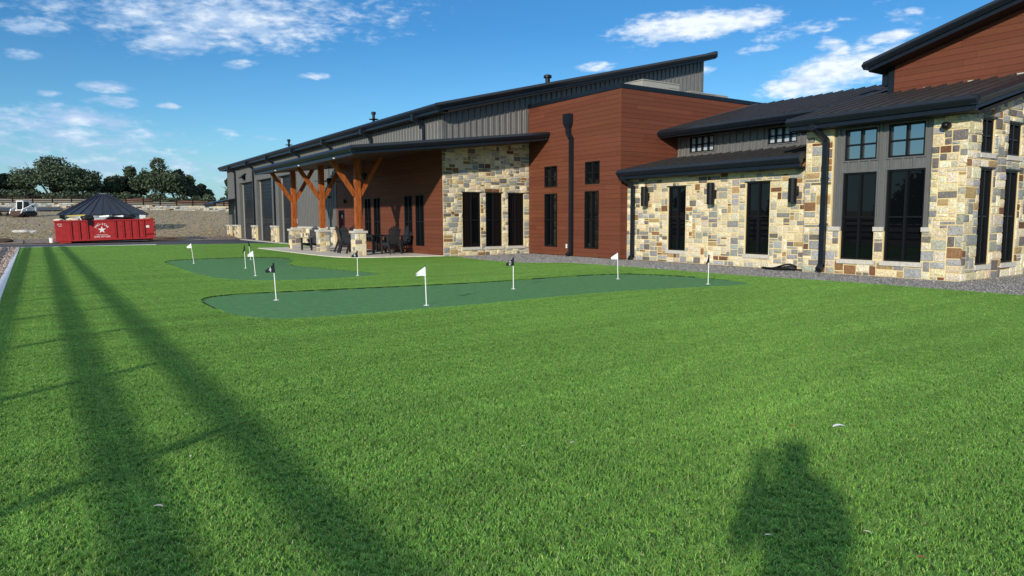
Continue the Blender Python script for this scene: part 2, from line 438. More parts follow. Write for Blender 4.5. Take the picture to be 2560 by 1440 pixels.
def pip(x, y, poly):
    c = False; j = len(poly) - 1
    for i in range(len(poly)):
        xi, yi = poly[i]; xj, yj = poly[j]
        if (yi > y) != (yj > y) and x < (xj - xi) * (y - yi) / (yj - yi) + xi: c = not c
        j = i
    return c
def smooth_poly(P, it=2):
    for _ in range(it):
        Q = []
        for i in range(len(P)):
            a = P[i]; b = P[(i + 1) % len(P)]
            Q += [(a[0] * .75 + b[0] * .25, a[1] * .75 + b[1] * .25), (a[0] * .25 + b[0] * .75, a[1] * .25 + b[1] * .75)]
        P = Q
    return P

# ================================================================== GROUND
def gz(x, y):
    if y < 62: return 0.
    k = 1 - .13 * max(0., min(1., (x - 5) / 18.))
    z = (min(y, 107.) - 62) * .0735 * k
    if y > 107: z += (y - 107) * .012
    return z + (.10 * noise.noise(Vector((x * .12, y * .12, 0))) if y > 64 else 0)
mb = MB()
ys = [-60, -20, 0, 20, 40, 55, 60, 62] + [62 + 2 * i for i in range(1, 24)] + [112, 120, 135, 150, 180, 230, 320, 500, 900, 1600]
xs = [-1500, -700, -300, -150, -90, -60] + [-45 + 3 * i for i in range(36)] + [75, 100, 150, 300, 700, 1500]
nx = len(xs); 
for y in ys:
    for x in xs: mb.v.append((x, y, gz(x, y) - .03))
for j in range(len(ys) - 1):
    for i in range(nx - 1):
        mb.f.append((j * nx + i, j * nx + i + 1, (j + 1) * nx + i + 1, (j + 1) * nx + i)); mb.m.append(0); mb.c.append((1, 1, 1))
tag(mb.build('ground', 'field', smooth=True), kind='structure')

def ugz(x, y): return gz(x, 107.9) + .36 + (min(y, 140) - 107.7) * .056 + .06 * noise.noise(Vector((x * .2, y * .2, 5)))
GA = smooth_poly([(2.59,14.97),(2.75,15.41),(2.95,15.63),(3.44,15.84),(4.06,15.78),(4.81,15.67),(5.76,15.51),(6.95,15.3),(8.32,15.13),(9.14,15.05),(10.34,15.06),(11.86,15.14),(13.25,15.17),(14.1,14.79),(14.55,13.75),(14.75,12.6),(14.74,11.56),(14.48,10.95),(14.14,10.72),(13.65,10.7),(12.77,10.9),(11.47,11.22),(10.11,11.38),(8.73,11.36),(7.74,11.28),(6.7,11.18),(5.35,11.19),(4.38,11.2),(3.51,11.28),(3.13,11.44),(2.83,11.85),(2.65,12.46),(2.58,13.14),(2.56,14.2)], 1)
GB = smooth_poly([(3.88,29.77),(4.3,30.73),(4.93,31.06),(5.77,31.19),(6.62,31.26),(7.46,31.13),(8.03,30.76),(8.37,30.37),(8.51,29.31),(8.39,28.18),(8.14,27.28),(7.83,26.66),(7.5,25.74),(7.37,24.92),(7.4,24.29),(7.71,23.13),(7.99,21.46),(8.28,19.99),(8.33,19.22),(8.14,18.89),(7.52,18.65),(6.68,18.44),(5.8,18.5),(5.03,18.85),(4.37,19.57),(4.02,20.33),(3.91,21.51),(3.82,23.09),(3.89,25.91),(3.91,28.08)], 1)
PATIO = [(10.15, 40.6), (10.15, 35.3), (10.2, 31.4), (10.35, 28.8), (10.78, 27.87), (11.6, 27.4), (12.98, 27.05), (14.4, 26.65), (14.4, 40.6)]
LAWN = [(-.50, -8), (-.62, 8), (-.72, 17), (-1.0, 51.6), (2.1, 51.7), (6.55, 51.0), (12.2, 49.3), (13.4, 47.9), (13.6, 46.4), (13.6, 40.62)] + \
    [PATIO[i] for i in range(0, 8)] + [(14.75, 26.2), (14.35, 23.6), (14.4, 21.6), (14.6, 20.8), (15.86, 19.8), (16.06, 18.1), (16.2, 16.4), (16.15, 14.2), (16.2, 12.4), (16.45, 10.9), (16.62, 8.9), (16.6, 7.4), (16.6, 5.9), (16.6, -8)]
def sheet(name, poly, z, m, **k):
    mb = MB(); mb.face([(x, y, z) for x, y in poly]); o = mb.build(name, m, recalc=False); return tag(o, kind='structure', **k)
o = sheet('lawn', LAWN, .0, 'lawnbase')
sheet('putting_surface_near', GA, .006, 'green').name = 'putting_green'
sheet('putting_green', GB, .006, 'green')
MT['edge'] = mat('turf_cut_edge', (.012, .022, .010), .95)
for poly in (GA, GB):
    mb = MB(); n = len(poly)
    for i in range(n):
        (x0, y0), (x1, y1) = poly[i], poly[(i + 1) % n]; hh = .030 if (y0 > sum(p[1] for p in poly) / n) else .012; mb.face([(x0, y0, 0), (x1, y1, 0), (x1, y1, hh), (x0, y0, hh)])
    tag(mb.build('green_edging', 'edge', recalc=False), kind='structure')
# gravel bed along the walls
sheet('gravel_bed', [(14.2, 26.7), (14.0, 23.6), (14.0, 20.5), (15.4, 19.2), (15.6, 14), (15.9, 10), (16.2, 6), (16.2, -8), (40, -8), (40, 26.7)], -.004, 'gravel')
mb = MB(); mb.prism([(x, y, -.05) for x, y in PATIO], [(x, y, .05) for x, y in PATIO]); tag(mb.build('patio_slab', 'concrete'), kind='structure')
sheet('road', [(-70, 53.2), (-20, 52.6), (2.1, 52.0), (6.55, 51.3), (12.2, 49.6), (13.6, 46.2), (14.4, 46.2), (14.4, 63), (12.5, 61), (9.6, 60.2), (7.5, 59.0), (0.4, 58.6), (-20, 60.5), (-70, 62)], -.012, 'asphalt')
# far side road on the hillside, seen left of the loader
mb = MB(); 
for i in range(12):
    x0 = -60 + i * 5.2; x1 = x0 + 5.2
    a = [(x0, 99), (x1, 99), (x1, 106), (x0, 106)]
    mb.face([(x, y, gz(x, y) + .10) for x, y in a])
tag(mb.build('road', 'asphalt', recalc=False), kind='structure')
# rubbly dirt left of kerb and around the dumpster
sheet('dirt', [(-30, -8), (-.66, -8), (-.76, 8), (-.86, 17), (-1.13, 51.4), (-1.13, 52.3), (-20, 52.6), (-70, 53.2), (-70, -8)], -.006, 'dirt')
mb = MB()
for i in range(20):
    x0 = -40 + i * 3; x1 = x0 + 3
    mb.face([(x0, 60.5 - .0 * x0, .012), (x1, 60.5, .012), (x1, 62, .012), (x1, 64.5, gz(x1, 64.5) + .03), (x0, 64.5, gz(x0, 64.5) + .03), (x0, 62, .012)])
tag(mb.build('dirt', 'dirt', recalc=False), kind='structure')
# garage apron
mb = MB(); mb.box(13.75, 14.35, 41, 64, -.04, .02); mb.box(10.2, 14.3, 64, 68, -.04, .05); tag(mb.build('concrete_apron', 'cap'), kind='structure')
# kerb along the lawn
mb = MB(); KP = [(-.50, -8), (-.62, 8), (-.72, 17), (-1.0, 51.6)]
for i in range(3):
    (x0, y0), (x1, y1) = KP[i], KP[i + 1]
    n = int((y1 - y0) / 1.2)
    for q in range(n):
        s = q / n; t = (q + 1) / n
        ax, ay = x0 + (x1 - x0) * s, y0 + (y1 - y0) * s; bx, by = x0 + (x1 - x0) * t, y0 + (y1 - y0) * t - .008
        j = R.uniform(-.012, .012)
        mb.hexa([(ax - .16 + j, ay, -.1), (ax - .004, ay, -.1), (bx - .004, by, -.1), (bx - .16 + j, by, -.1), (ax - .16 + j, ay, .05), (ax - .004, ay, .05), (bx - .004, by, .05), (bx - .16 + j, by, .05)])
tag(mb.build('lawn_kerb', 'kerb'), kind='structure')
mb = MB(); mb.box(-1.16, 6.4, 51.75, 51.9, -.05, .03); tag(mb.build('lawn_kerb', 'kerb'), kind='structure')

# ------------------------------------------------------------------ turf
def blade_patch(name, size, nb, hgt, seed):
    rr = random.Random(seed); mb = MB()
    nt_ = nb // 6
    for _ in range(nt_):
        tx_ = rr.uniform(-size / 2, size / 2); ty_ = rr.uniform(-size / 2, size / 2); kt = rr.uniform(.6, 1.4); ht = hgt * rr.uniform(.75, 1.15)
        a0 = rr.uniform(0, 2 * PI)
        for q in range(6):
            a = a0 + q * PI / 3 + rr.uniform(-.5, .5); x = tx_ + rr.uniform(-.0025, .0025); y = ty_ + rr.uniform(-.0025, .0025)
            h = ht * rr.uniform(.55, 1.05); w = rr.uniform(.0009, .0017); ln = h * rr.uniform(.3, 1.1)
            dx, dy = math.cos(a), math.sin(a); px, py = -dy * w, dx * w
            t = rr.random()
            if t < .06: c = (.55, .58, .26)
            elif t < .52: c = (.33, .58, .10)
            else: c = (.13, .33, .06)
            k = kt * rr.uniform(.8, 1.2); c = tuple(q_ * k for q_ in c); cb = tuple(q_ * .6 for q_ in c)
            m = (x + dx * ln * .3, y + dy * ln * .3, h * .65); e = (x + dx * ln, y + dy * ln, h * rr.uniform(.85, 1))
            i = len(mb.v)
            mb.v += [(x - px, y - py, 0), (x + px, y + py, 0), (m[0] + px, m[1] + py, m[2]), (m[0] - px, m[1] - py, m[2]), (e[0] + px * .4, e[1] + py * .4, e[2]), (e[0] - px * .4, e[1] - py * .4, e[2])]
            mb.f += [(i, i + 1, i + 2, i + 3), (i + 3, i + 2, i + 4, i + 5)]; mb.m += [0, 0]; mb.c += [c, c]
    me = bpy.data.meshes.new(name); me.from_pydata(mb.v, [], mb.f); me.materials.append(MT['blade'])
    ca = me.color_attributes.new('Col', 'FLOAT_COLOR', 'CORNER'); d = []
    for f, c in zip(mb.f, mb.c): d += [*c, 1.] * len(f)
    ca.data.foreach_set('color', d)
    return bpy.data.objects.new(name, me)   # source only, never linked to the scene
big = [blade_patch('turf_patch', .30, 2200, .027, s) for s in (1, 2, 3)]
small = [blade_patch('turf_tuft', .085, 178, .027, s) for s in (11, 12)]
def ok(x, y): return pip(x, y, LAWN) and not pip(x, y, GA) and not pip(x, y, GB)
pb, ps = [], []
S = .27
yy = -2.5
while yy < 51.7:
    xx = -1.1
    while xx < 16.8:
        # skip what lies outside any plausible view
        if xx < 16.9:
            cs = [ok(xx + dx * S / 2 * 1.05, yy + dy * S / 2 * 1.05) for dx in (-1, 0, 1) for dy in (-1, 0, 1)]
            if all(cs): pb.append((xx, yy))
            elif any(cs):
                for i in range(4):
                    for j in range(4):
                        x = xx + (i - 1.5) * S / 4; y = yy + (j - 1.5) * S / 4
                        if ok(x, y): ps.append((x, y))
        xx += S
    yy += S
def scatter_node(name, pts, srcs, group_label):
    me = bpy.data.meshes.new(name)
    me.from_pydata([(x + R.uniform(-.006, .006), y + R.uniform(-.006, .006), .001) for x, y in pts], [], [])
    a = me.attributes.new('rot', 'FLOAT', 'POINT'); a.data.foreach_set('value', [R.choice((0, 1, 2, 3)) * PI / 2 for _ in pts])
    v = me.attributes.new('pick', 'INT', 'POINT'); v.data.foreach_set('value', [R.randrange(len(srcs)) for _ in pts])
    return me
def turf_object():
    me = scatter_node('turf', pb + ps, big, '')
    nbg = len(pb)
    me.attributes['pick'].data.foreach_set('value', [R.randrange(3) for _ in pb] + [3 + R.randrange(2) for _ in ps])
    o = bpy.data.objects.new('turf_grass', me); COL.objects.link(o)
    ng = bpy.data.node_groups.new('turf_scatter', 'GeometryNodeTree')
    ng.interface.new_socket('Geometry', in_out='INPUT', socket_type='NodeSocketGeometry')
    ng.interface.new_socket('Geometry', in_out='OUTPUT', socket_type='NodeSocketGeometry')
    N = ng.nodes; L = ng.links
    gi = N.new('NodeGroupInput'); go = N.new('NodeGroupOutput'); jn = N.new('GeometryNodeJoinGeometry')
    ra = N.new('GeometryNodeInputNamedAttribute'); ra.data_type = 'FLOAT'; ra.inputs['Name'].default_value = 'rot'
    cx = N.new('ShaderNodeCombineXYZ'); L.new(ra.outputs['Attribute'], cx.inputs['Z'])
    pk = N.new('GeometryNodeInputNamedAttribute'); pk.data_type = 'INT'; pk.inputs['Name'].default_value = 'pick'
    for k, src in enumerate(big + small):
        oi = N.new('GeometryNodeObjectInfo'); oi.inputs['Object'].default_value = src; oi.inputs['As Instance'].default_value = True
        cp = N.new('FunctionNodeCompare'); cp.data_type = 'INT'; cp.operation = 'EQUAL'
        L.new(pk.outputs['Attribute'], cp.inputs[2]); cp.inputs[3].default_value = k
        iop = N.new('GeometryNodeInstanceOnPoints')
        L.new(gi.outputs[0], iop.inputs['Points']); L.new(cp.outputs[0], iop.inputs['Selection']); L.new(oi.outputs['Geometry'], iop.inputs['Instance'])
        L.new(cx.outputs[0], iop.inputs['Rotation']); L.new(iop.outputs[0], jn.inputs[0])
    L.new(jn.outputs[0], go.inputs[0])
    md = o.modifiers.new('scatter', 'NODES'); md.node_group = ng
    return tag(o, 'short bright green artificial turf blades covering the wide lawn', 'artificial grass', kind='stuff')
turf_object()

# ================================================================== MAIN BUILDING
B = thing('lodge_building', 'long dark roofed building with stone, brown plank and ribbed grey metal walls', 'building', (19, 20, 0), org=True)
XW, Y1, XB, Y2, XC, XD, YD = 14.4, 26.6, 18.93, 20.45, 19.3, 19.0, 8.15
wW = Wall('X', XW); wG = Wall('Y', Y1); wB = Wall('X', XB); wB2 = Wall('Y', Y2); wC = Wall('X', XC); wD = Wall('X', XD); wDG = Wall('Y', YD)
psl = (5.43 - 4.36) / (18.95 - 9.72)
pz = lambda x: 4.36 + psl * (x - 9.72)         # porch roof top line
wz = lambda x: 6.36 + .2445 * (x - 13.8)       # warehouse roof top line
# warehouse long wall (faces -X)
doors = [(46.9, 51.2), (52.8, 57.1), (58.4, 62.7)]
rib_wall('metal_wall', wW, 26.62, 39.5, 4.78, 6.15, parent=B)
rib_wall('metal_wall', wW, 39.5, 67.2, 0, 6.15, [(a, b, -1, 4.72) for a, b in doors] + [(64.9, 65.9, -1, 2.2)], parent=B)
pw = [(28.36, 29.2, .40, 2.73), (29.54, 30.38, .40, 2.73), (33.21, 34.03, .45, 2.73), (34.4, 35.23, .45, 2.73)]
board_wall('plank_wall', wW, 26.62, 39.5, 0.05, 4.78, pw + [(38.2, 39.15, -1, 2.16)], parent=B, seed=3)
for q in pw: window(wW, *q, B, 1, (1.5,), d=-.05, proud=.03)
f = MB(); wbox(f, wW, 38.2, 38.27, .05, 2.16, -.1, .03); wbox(f, wW, 39.08, 39.15, .05, 2.16, -.1, .03); wbox(f, wW, 38.27, 39.08, 2.09, 2.16, -.1, .03); wbox(f, wW, 38.27, 39.08, .05, .25, -.08, 0); f = f.build('door', 'black', B)
g = MB(); wbox(g, wW, 38.27, 39.08, .25, 2.09, -.07, -.05); g.build('glass_pane', 'glass', f)
g = MB(); wbox(g, wW, 38.36, 38.40, .95, 1.2, -.05, .04); g.build('handle', 'hvac', f)
mb = MB(); wbox(mb, wW, 39.42, 39.52, 1.1, 4.4, 0, .05); mb.build('corner_trim', 'metal', B)
stone_wall('stone_wainscot', wW, 39.5, 46.85, 0, 1.06, parent=B, seed=5, cell=.095, d0=.15, thick=-.149)
mb = MB(); wbox(mb, wW, 39.5, 46.85, 0, 1.06, 0.002, .148); mb.build('stone_backing', 'mortar', B)
mb = MB(); wbox(mb, wW, 39.46, 46.9, 1.06, 1.17, 0, .2); mb.build('wainscot_cap', 'cap', B)
# garage bays
for i, (a, b) in enumerate(doors):
    mb = MB(); z = 0.02; k = 0
    while z < 4.66:
        zt = min(z + .53, 4.7)
        wbox(mb, wW, a + .06, b - .06, z, z + .26, -.36, -.30); wbox(mb, wW, a + .06, b - .06, z + .272, zt - .012, -.36, -.30)
        wbox(mb, wW, a + .06, b - .06, z + .2, z + .215, -.30, -.294, 1)
        wbox(mb, wW, a + .06, b - .06, zt - .055, zt - .04, -.30, -.294, 1)
        z += .535
    for q in range(5):
        c = a + .5 + q * (b - a - 1) / 4.
        for rr_ in ((c - .28, c + .28, 1.40, 1.415), (c - .28, c + .28, 1.66, 1.675), (c - .28, c - .265, 1.415, 1.66), (c + .265, c + .28, 1.415, 1.66)):
            wbox(mb, wW, *rr_, -.30, -.292, 2)
    d = mb.build('garage_door', ['trim', 'black', 'metal'], B)
    if i == 0:
        h = MB(); wbox(h, wW, 47.9, 48.05, 1.35, 1.68, -.295, -.28); h.build('door_sticker', 'white', d)
    mb = MB(); wbox(mb, wW, a, b, 0, 4.72, -.6, -.37)
    wbox(mb, wW, b - .03, b + .1, 0, 4.72, -.37, .012); wbox(mb, wW, a - .1, a + .03, 0, 4.72, -.37, .012); wbox(mb, wW, a - .1, b + .1, 4.69, 4.82, -.37, .012)
    mb.build('door_jamb', 'metal', B)
    mb = MB(); wbox(mb, wW, b - .075, b - .035, .02, 4.6, -.30, -.22); wbox(mb, wW, a + .035, a + .075, .02, 4.6, -.30, -.22); build_each(mb, 'door_track', 'hvac', d)
for a, b in ((51.25, 51.8), (52.15, 52.75), (57.15, 57.6), (57.95, 58.35), (62.75, 63.75), (64.1, 64.75), (66.0, 67.2)):
    o = stone_wall('stone_pilaster', wW, a, b, 0, 1.08, parent=B, seed=int(a * 10), cell=.095, d0=.22, thick=-.218)
    mb = MB(); wbox(mb, wW, a, b, 0, 1.08, 0, .219); mb.build('pilaster_core', 'mortar', o)
    mb = MB(); wbox(mb, wW, a - .03, b + .03, 1.08, 1.19, 0, .27); mb.build('pilaster_cap', 'cap', o)
for a in (63.9, 57.8, 51.95): downspout(wW, a, .0, 5.7, B, .17, (a, 6.0, .62), d=.29 if False else .02)
for a in (45.9, 39.9, 34.0, 28.1):
    mb = MB(); wbox(mb, wW, a - .08, a + .08, 4.98, 5.75, .02, .15)
    mb.bar(wW.p(a, 5.72, .085), wW.p(a, 5.95, .60), .15, .12); wbox(mb, wW, a - .09, a + .09, 5.88, 6.16, .53, .68)
    mb.bar(wW.p(a, 5.03, .085), wW.p(a, 4.93, .2), .15, .12)
    mb.build('downspout', 'trim', B)
# far door under the lean-to canopy
mb = MB(); wbox(mb, wW, 64.92, 65.88, .02, 2.18, -.08, .02); wbox(mb, wW, 65.0, 65.8, .06, 2.1, .02, .03); d = mb.build('door', 'trim', B)
mb = MB(); mb.hexa([(12.55, 63.9, 3.0), (14.4, 63.9, 3.38), (14.4, 68.2, 3.38), (12.55, 68.2, 3.0), (12.55, 63.9, 3.12), (14.4, 63.9, 3.5), (14.4, 68.2, 3.5), (12.55, 68.2, 3.12)])
gutter_y(mb, 12.5, 3.14, 63.85, 68.25); c_ = mb.build('side_canopy', 'trim', B)
# warehouse gable wall above porch (faces -Y)
rib_wall('metal_wall', wG, XW, 30.6, 0, 12, bot=lambda a: (pz(a) - .1 if a < XB else 6.4), top=lambda a: wz(a) - .22, parent=B, pitch=.3)
mb = MB(); wbox(mb, wG, XW - .03, XW + .09, 4.7, 6.2, 0, .045); wbox(mb, wG, 30.5, 30.62, 6.4, 10.2, 0, .045); build_each(mb, 'corner_trim', 'metal', B)
mb = MB(); mb.box(30.45, 30.6, 26.75, 67.2, 0, 10.0); mb.hexa([(XW, 67.05, 0), (30.6, 67.05, 0), (30.6, 67.2, 0), (XW, 67.2, 0), (XW, 67.05, 6.1), (30.6, 67.05, 10.1), (30.6, 67.2, 10.1), (XW, 67.2, 6.1)]); mb.build('rear_wall', 'metal', B)
# stone gable wall
gw = [(15.36, 16.28, .38, 2.76), (16.56, 17.42, .38, 2.76), (17.75, 18.62, .38, 2.76)]
stone_wall('stone_wall', wG, XW, XB, 0, 5.3, gw, top=lambda a: pz(a) - .12, parent=B, seed=12, cell=.078)
for q in gw: window(wG, *q, B, 1, (1.56,), sill=.055)
mb = MB(); 
for q in gw: wbox(mb, wG, q[0] - .04, q[1] + .04, 2.765, 2.80, -.06, .035)
build_each(mb, 'lintel_flashing', 'trim', B)
# warehouse roof
o = shed_roof(13.82, 6.33, 30.85, wz(30.85) - .03, 25.95, 67.9, B, pitch=.6, th=.16)
mb = MB(); gutter_y(mb, 13.8, 6.36, 25.9, 67.95); mb.build('gutter', 'trim', o)
mb = MB(); rake_x(mb, 25.9, 13.8, 6.36, 30.9, wz(30.9)); mb.box(30.78, 30.95, 25.9, 67.9, wz(30.9) - .3, wz(30.9) + .01); mb.build('rake_trim', 'trim', o)
mb = MB(); mb.box(13.95, 14.42, 26.0, 67.8, 5.99, 6.03)
mb.hexa([(14.4, 26.0, 6.02), (30.8, 26.0, wz(30.8) - .36), (30.8, 26.75, wz(30.8) - .36), (14.4, 26.75, 6.02), (14.4, 26.0, 6.14), (30.8, 26.0, wz(30.8) - .2), (30.8, 26.75, wz(30.8) - .2), (14.4, 26.75, 6.14)]); mb.build('soffit', 'soffit', o)
for x, y, s in ((16.4, 38.5, 1), (16.4, 55.0, 1)):
    z = wz(x); mb = MB(); mb.lathe([(.08, z - .1), (.08, z + .32), (.27, z + .35), (.27, z + .38), (.08, z + .41), (.08, z + .62), (.13, z + .64), (.13, z + .78), (.05, z + .8)], x, y, 12); mb.build('roof_vent', 'black', o)
x, y = 20.0, 26.6; z = wz(x); mb = MB(); mb.lathe([(.11, z - .1), (.11, z + .22), (.19, z + .24), (.19, z + .34), (.12, z + .38)], x, y, 14); mb.build('roof_vent', 'black', o)

# brown plank box
bw1 = [(24.46, 25.37, .37, 2.72), (21.70, 22.58, .37, 2.74)]; bw2 = [(24.46, 25.37, 3.0, 3.92), (21.66, 22.56, 3.02, 3.94)]
board_wall('plank_wall', wB, Y2, Y1, 0.02, 6.62, bw1 + bw2, parent=B, seed=21)
board_wall('plank_wall', wB2, XB, 29.6, 0.02, 6.62, parent=B, seed=22)
for q in bw1: window(wB, *q, B, 1, (1.56,), d=-.04, proud=.04)
for q in bw2: window(wB, *q, B, 1, ((q[2] + q[3]) / 2,), d=-.04, proud=.04)
mb = MB(); mb.box(XB - .035, XB + .2, Y2 - .035, Y1 - .02, 6.622, 6.79); mb.box(XB + .2, 29.6, Y2 - .035, Y2 + .2, 6.622, 6.79); mb.box(29.4, 29.6, Y2 + .2, Y1, 6.622, 6.79); mb.build('parapet_cap', 'trim', B)
mb = MB(); mb.box(XB + .2, 29.6, Y2 + .2, Y1 - .02, 6.2, 6.3); mb.box(29.4, 29.6, Y2, Y1, 0, 6.62); mb.build('flat_roof', 'roof', B)
mb = MB(); mb.box(XB - .02, XB + .012, Y2 - .02, Y2 + .006, .02, 6.62); mb.build('corner_trim', 'board', B)
# tall downspout with conductor head
a = 23.62; mb = MB()
wbox(mb, wB, a - .25, a + .18, 5.62, 6.0, .02, .24)
A_ = [wB.p(a - .25, 5.62, .02), wB.p(a + .18, 5.62, .02), wB.p(a + .18, 5.62, .24), wB.p(a - .25, 5.62, .24)]
B_ = [wB.p(a - .16, 5.42, .04), wB.p(a + .08, 5.42, .04), wB.p(a + .08, 5.42, .19), wB.p(a - .16, 5.42, .19)]
mb.prism(A_, B_)
wbox(mb, wB, a - .15, a + .07, 5.2, 5.42, .04, .18)
mb.bar(wB.p(a - .04, 5.22, .11), wB.p(a - .22, 4.98, .11), .2, .14)
wbox(mb, wB, a - .31, a - .13, .14, 5.0, .03, .16)
mb.bar(wB.p(a - .22, .18, .1), wB.p(a - .22, .03, .28), .2, .15)
mb.build('downspout', 'trim', B)
mb = MB(); wbox(mb, wB, a + .12, a + .19, .34, .52, .015, .05); mb.build('wall_outlet', 'white', B)

# section C : low stone wall, clerestory above
cw = [(17.43, 18.27, .44, 2.75), (13.94, 14.84, .43, 2.76)]
stone_wall('stone_wall', wC, 12.4, Y2, 0, 3.46, cw, parent=B, seed=31, cell=.080)
for q in cw: window(wC, *q, B, 1, (1.66,), sill=.055)
mb = MB()
for q in cw: wbox(mb, wC, q[0] - .04, q[1] + .05, q[3] + .003, q[3] + .035, -.06, .04)
build_each(mb, 'lintel_flashing', 'trim', B)
zc = lambda x: 3.42 + .200 * (x - 18.72)
o = shed_roof(18.74, 3.42, 22.0, zc(22.0), 12.56, Y2 - .02, B, pitch=.45, rib=.055)
mb = MB(); gutter_y(mb, 18.7, 3.47, 12.53, Y2 - .03); mb.build('gutter', 'trim', o)
mb = MB(); mb.box(18.8, 19.31, 12.6, Y2 - .03, 3.10, 3.13); mb.build('soffit', 'soffit', o)
downspout(wC, 20.05, 0, 2.85, B, .14, (20.2, 3.18, .5))
wCL = Wall('X', 22.0)
kw = [(18.46, 19.68, 4.23, 4.83), (14.84, 16.02, 4.24, 4.80)]
rib_wall('metal_wall', wCL, 12.4, 20.36, 3.95, 5.1, kw, parent=B)
for q in kw: window(wCL, *q, B, 3, ((q[2] + q[3]) / 2,), d=-.04, proud=.045, fw=.04, glass='frost')
mb = MB(); wbox(mb, wCL, 12.6, 20.36, 4.05, 4.11, .0, .05); mb.build('base_flashing', 'metal', B)
zu = lambda x: 5.07 + .256 * (x - 20.92)
o = shed_roof(20.92, 5.07, 27.1, zu(27.1), 13.15, Y2 - .04, B, pitch=.45, rib=.055)
mb = MB(); mb.hexa([(27.1, 8, zu(27.1) - .1), (33, 8, 5.1), (33, Y2 + 6, 5.1), (27.1, Y2, zu(27.1) - .1), (27.1, 8, zu(27.1)), (33, 8, 5.2), (33, Y2 + 6, 5.2), (27.1, Y2, zu(27.1))]); mb.build('roof', 'roof', B)
mb = MB(); gutter_y(mb, 20.9, 5.11, 13.1, Y2 - .03, fd=.29); mb.build('gutter', 'trim', o)
mb = MB(); rake_x(mb, 13.1, 20.9, 5.1, 27.0, zu(27.0) + .04); mb.build('rake_trim', 'trim', o)
mb = MB(); mb.box(20.98, 22.05, 13.2, Y2 - .03, 4.88, 4.92); mb.build('soffit', 'soffit', o)
mb = MB(); mb.box(20.92, 27.1, Y2 - .045, Y2 - .02, 4.9, 4.95)
for i in range(1):
    mb.hexa([(20.9, Y2 - .06, 5.03), (27.1, Y2 - .06, zu(27.1)), (27.1, Y2 - .018, zu(27.1)), (20.9, Y2 - .018, 5.03), (20.9, Y2 - .06, 5.11), (27.1, Y2 - .06, zu(27.1) + .07), (27.1, Y2 - .018, zu(27.1) + .07), (20.9, Y2 - .018, 5.11)])
mb.build('wall_flashing', 'metal', o)

# section D : stone end wing
up = [(10.42, 11.34, 3.20, 4.06), (9.17, 10.12, 3.20, 4.08)]; lo = [(10.39, 11.36, .43, 2.86), (9.12, 10.12, .43, 2.88)]
AD0, AD1 = 8.97, 11.66
stone_wall('stone_wall', wD, YD, 12.52, 0, 4.25, lo + [(AD0, AD1, 1.23, 9)], parent=B, seed=41, cell=.094, wrap=.018)
wDM = Wall('X', XD + .06)
rib_wall('metal_wall', wDM, AD0, AD1, 1.24, 4.25, up + lo, parent=B, pitch=.29)
for q in lo: window(wDM, *q, B, 1, (1.62,), sill=.11, d=-.06)
for q in up: window(wDM, *q, B, 1, ((q[2] + q[3]) / 2,), d=-.05, glass='glassup')
mb = MB()
for a, b in ((11.36, 11.72), (10.12, 10.40), (8.92, 9.13)): wbox(mb, wD, a, b, 1.235, 1.35, -.05, .05)
build_each(mb, 'pilaster_cap', 'cap', B)
# +Y return of the wing and -Y gable
mb = MB(); mb.box(XD + .25, XC + .3, 12.2, 12.52, 0, 3.3); mb.hexa([(XD + .25, 12.2, 3.3), (22.2, 12.2, 3.3), (22.2, 12.5, 3.3), (XD + .25, 12.5, 3.3), (XD + .25, 12.2, 4.3), (22.2, 12.2, 5.1), (22.2, 12.5, 5.1), (XD + .25, 12.5, 4.3)]); mb.build('return_wall', 'mortar', B)
zd = lambda x: 4.43 + .254 * (x - 18.4)
gu = [(19.72, 20.42, 3.22, 4.10), (21.24, 22.06, 3.22, 4.08)]; gl = [(19.75, 20.49, .38, 2.84), (21.23, 22.05, .38, 2.83)]
stone_wall('stone_wall', wDG, XD, 27, 0, 6.4, gu + gl, top=lambda a: zd(a) - .24, parent=B, seed=51, cell=.098, wrap=.018)
for q in gl: window(wDG, *q, B, 1, (1.62,), sill=.055)
for q in gu: window(wDG, *q, B, 1, ((q[2] + q[3]) / 2,), sill=.05)
mb = MB()
for q in gu + gl: wbox(mb, wDG, q[0] - .04, q[1] + .04, q[3] + .003, q[3] + .035, -.06, .045)
build_each(mb, 'lintel_flashing', 'trim', B)
# quoins wrapping the outer corner
o = shed_roof(18.42, 4.42, 27.0, zd(27.0), 7.78, 12.78, B, pitch=.45, rib=.055)
mb = MB(); gutter_y(mb, 18.4, 4.49, 7.75, 12.82); mb.build('gutter', 'trim', o)
mb = MB(); rake_x(mb, 7.72, 18.40, 4.49, 27.0, 4.49 + .254 * 8.6); mb.build('rake_trim', 'trim', o)
mb = MB(); mb.box(18.5, 19.2, 7.85, 12.75, 4.12, 4.15); mb.hexa([(19.0, 7.85, 4.13), (27, 7.85, 6.16), (27, 8.3, 6.16), (19.0, 8.3, 4.13), (19.0, 7.85, 4.2), (27, 7.85, 6.3), (27, 8.3, 6.3), (19.0, 8.3, 4.2)]); mb.build('soffit', 'soffit', o)
mb = MB(); mb.hexa([(18.6, 12.77, 4.15), (27, 12.77, 6.28), (27, 12.81, 6.28), (18.6, 12.81, 4.15), (18.6, 12.77, 4.44), (27, 12.77, 6.6), (27, 12.81, 6.6), (18.6, 12.81, 4.44)]); mb.build('rake_trim', 'trim', o)
downspout(wD, 11.84, .08, 3.85, B, .15, (12.0, 4.22, .5))

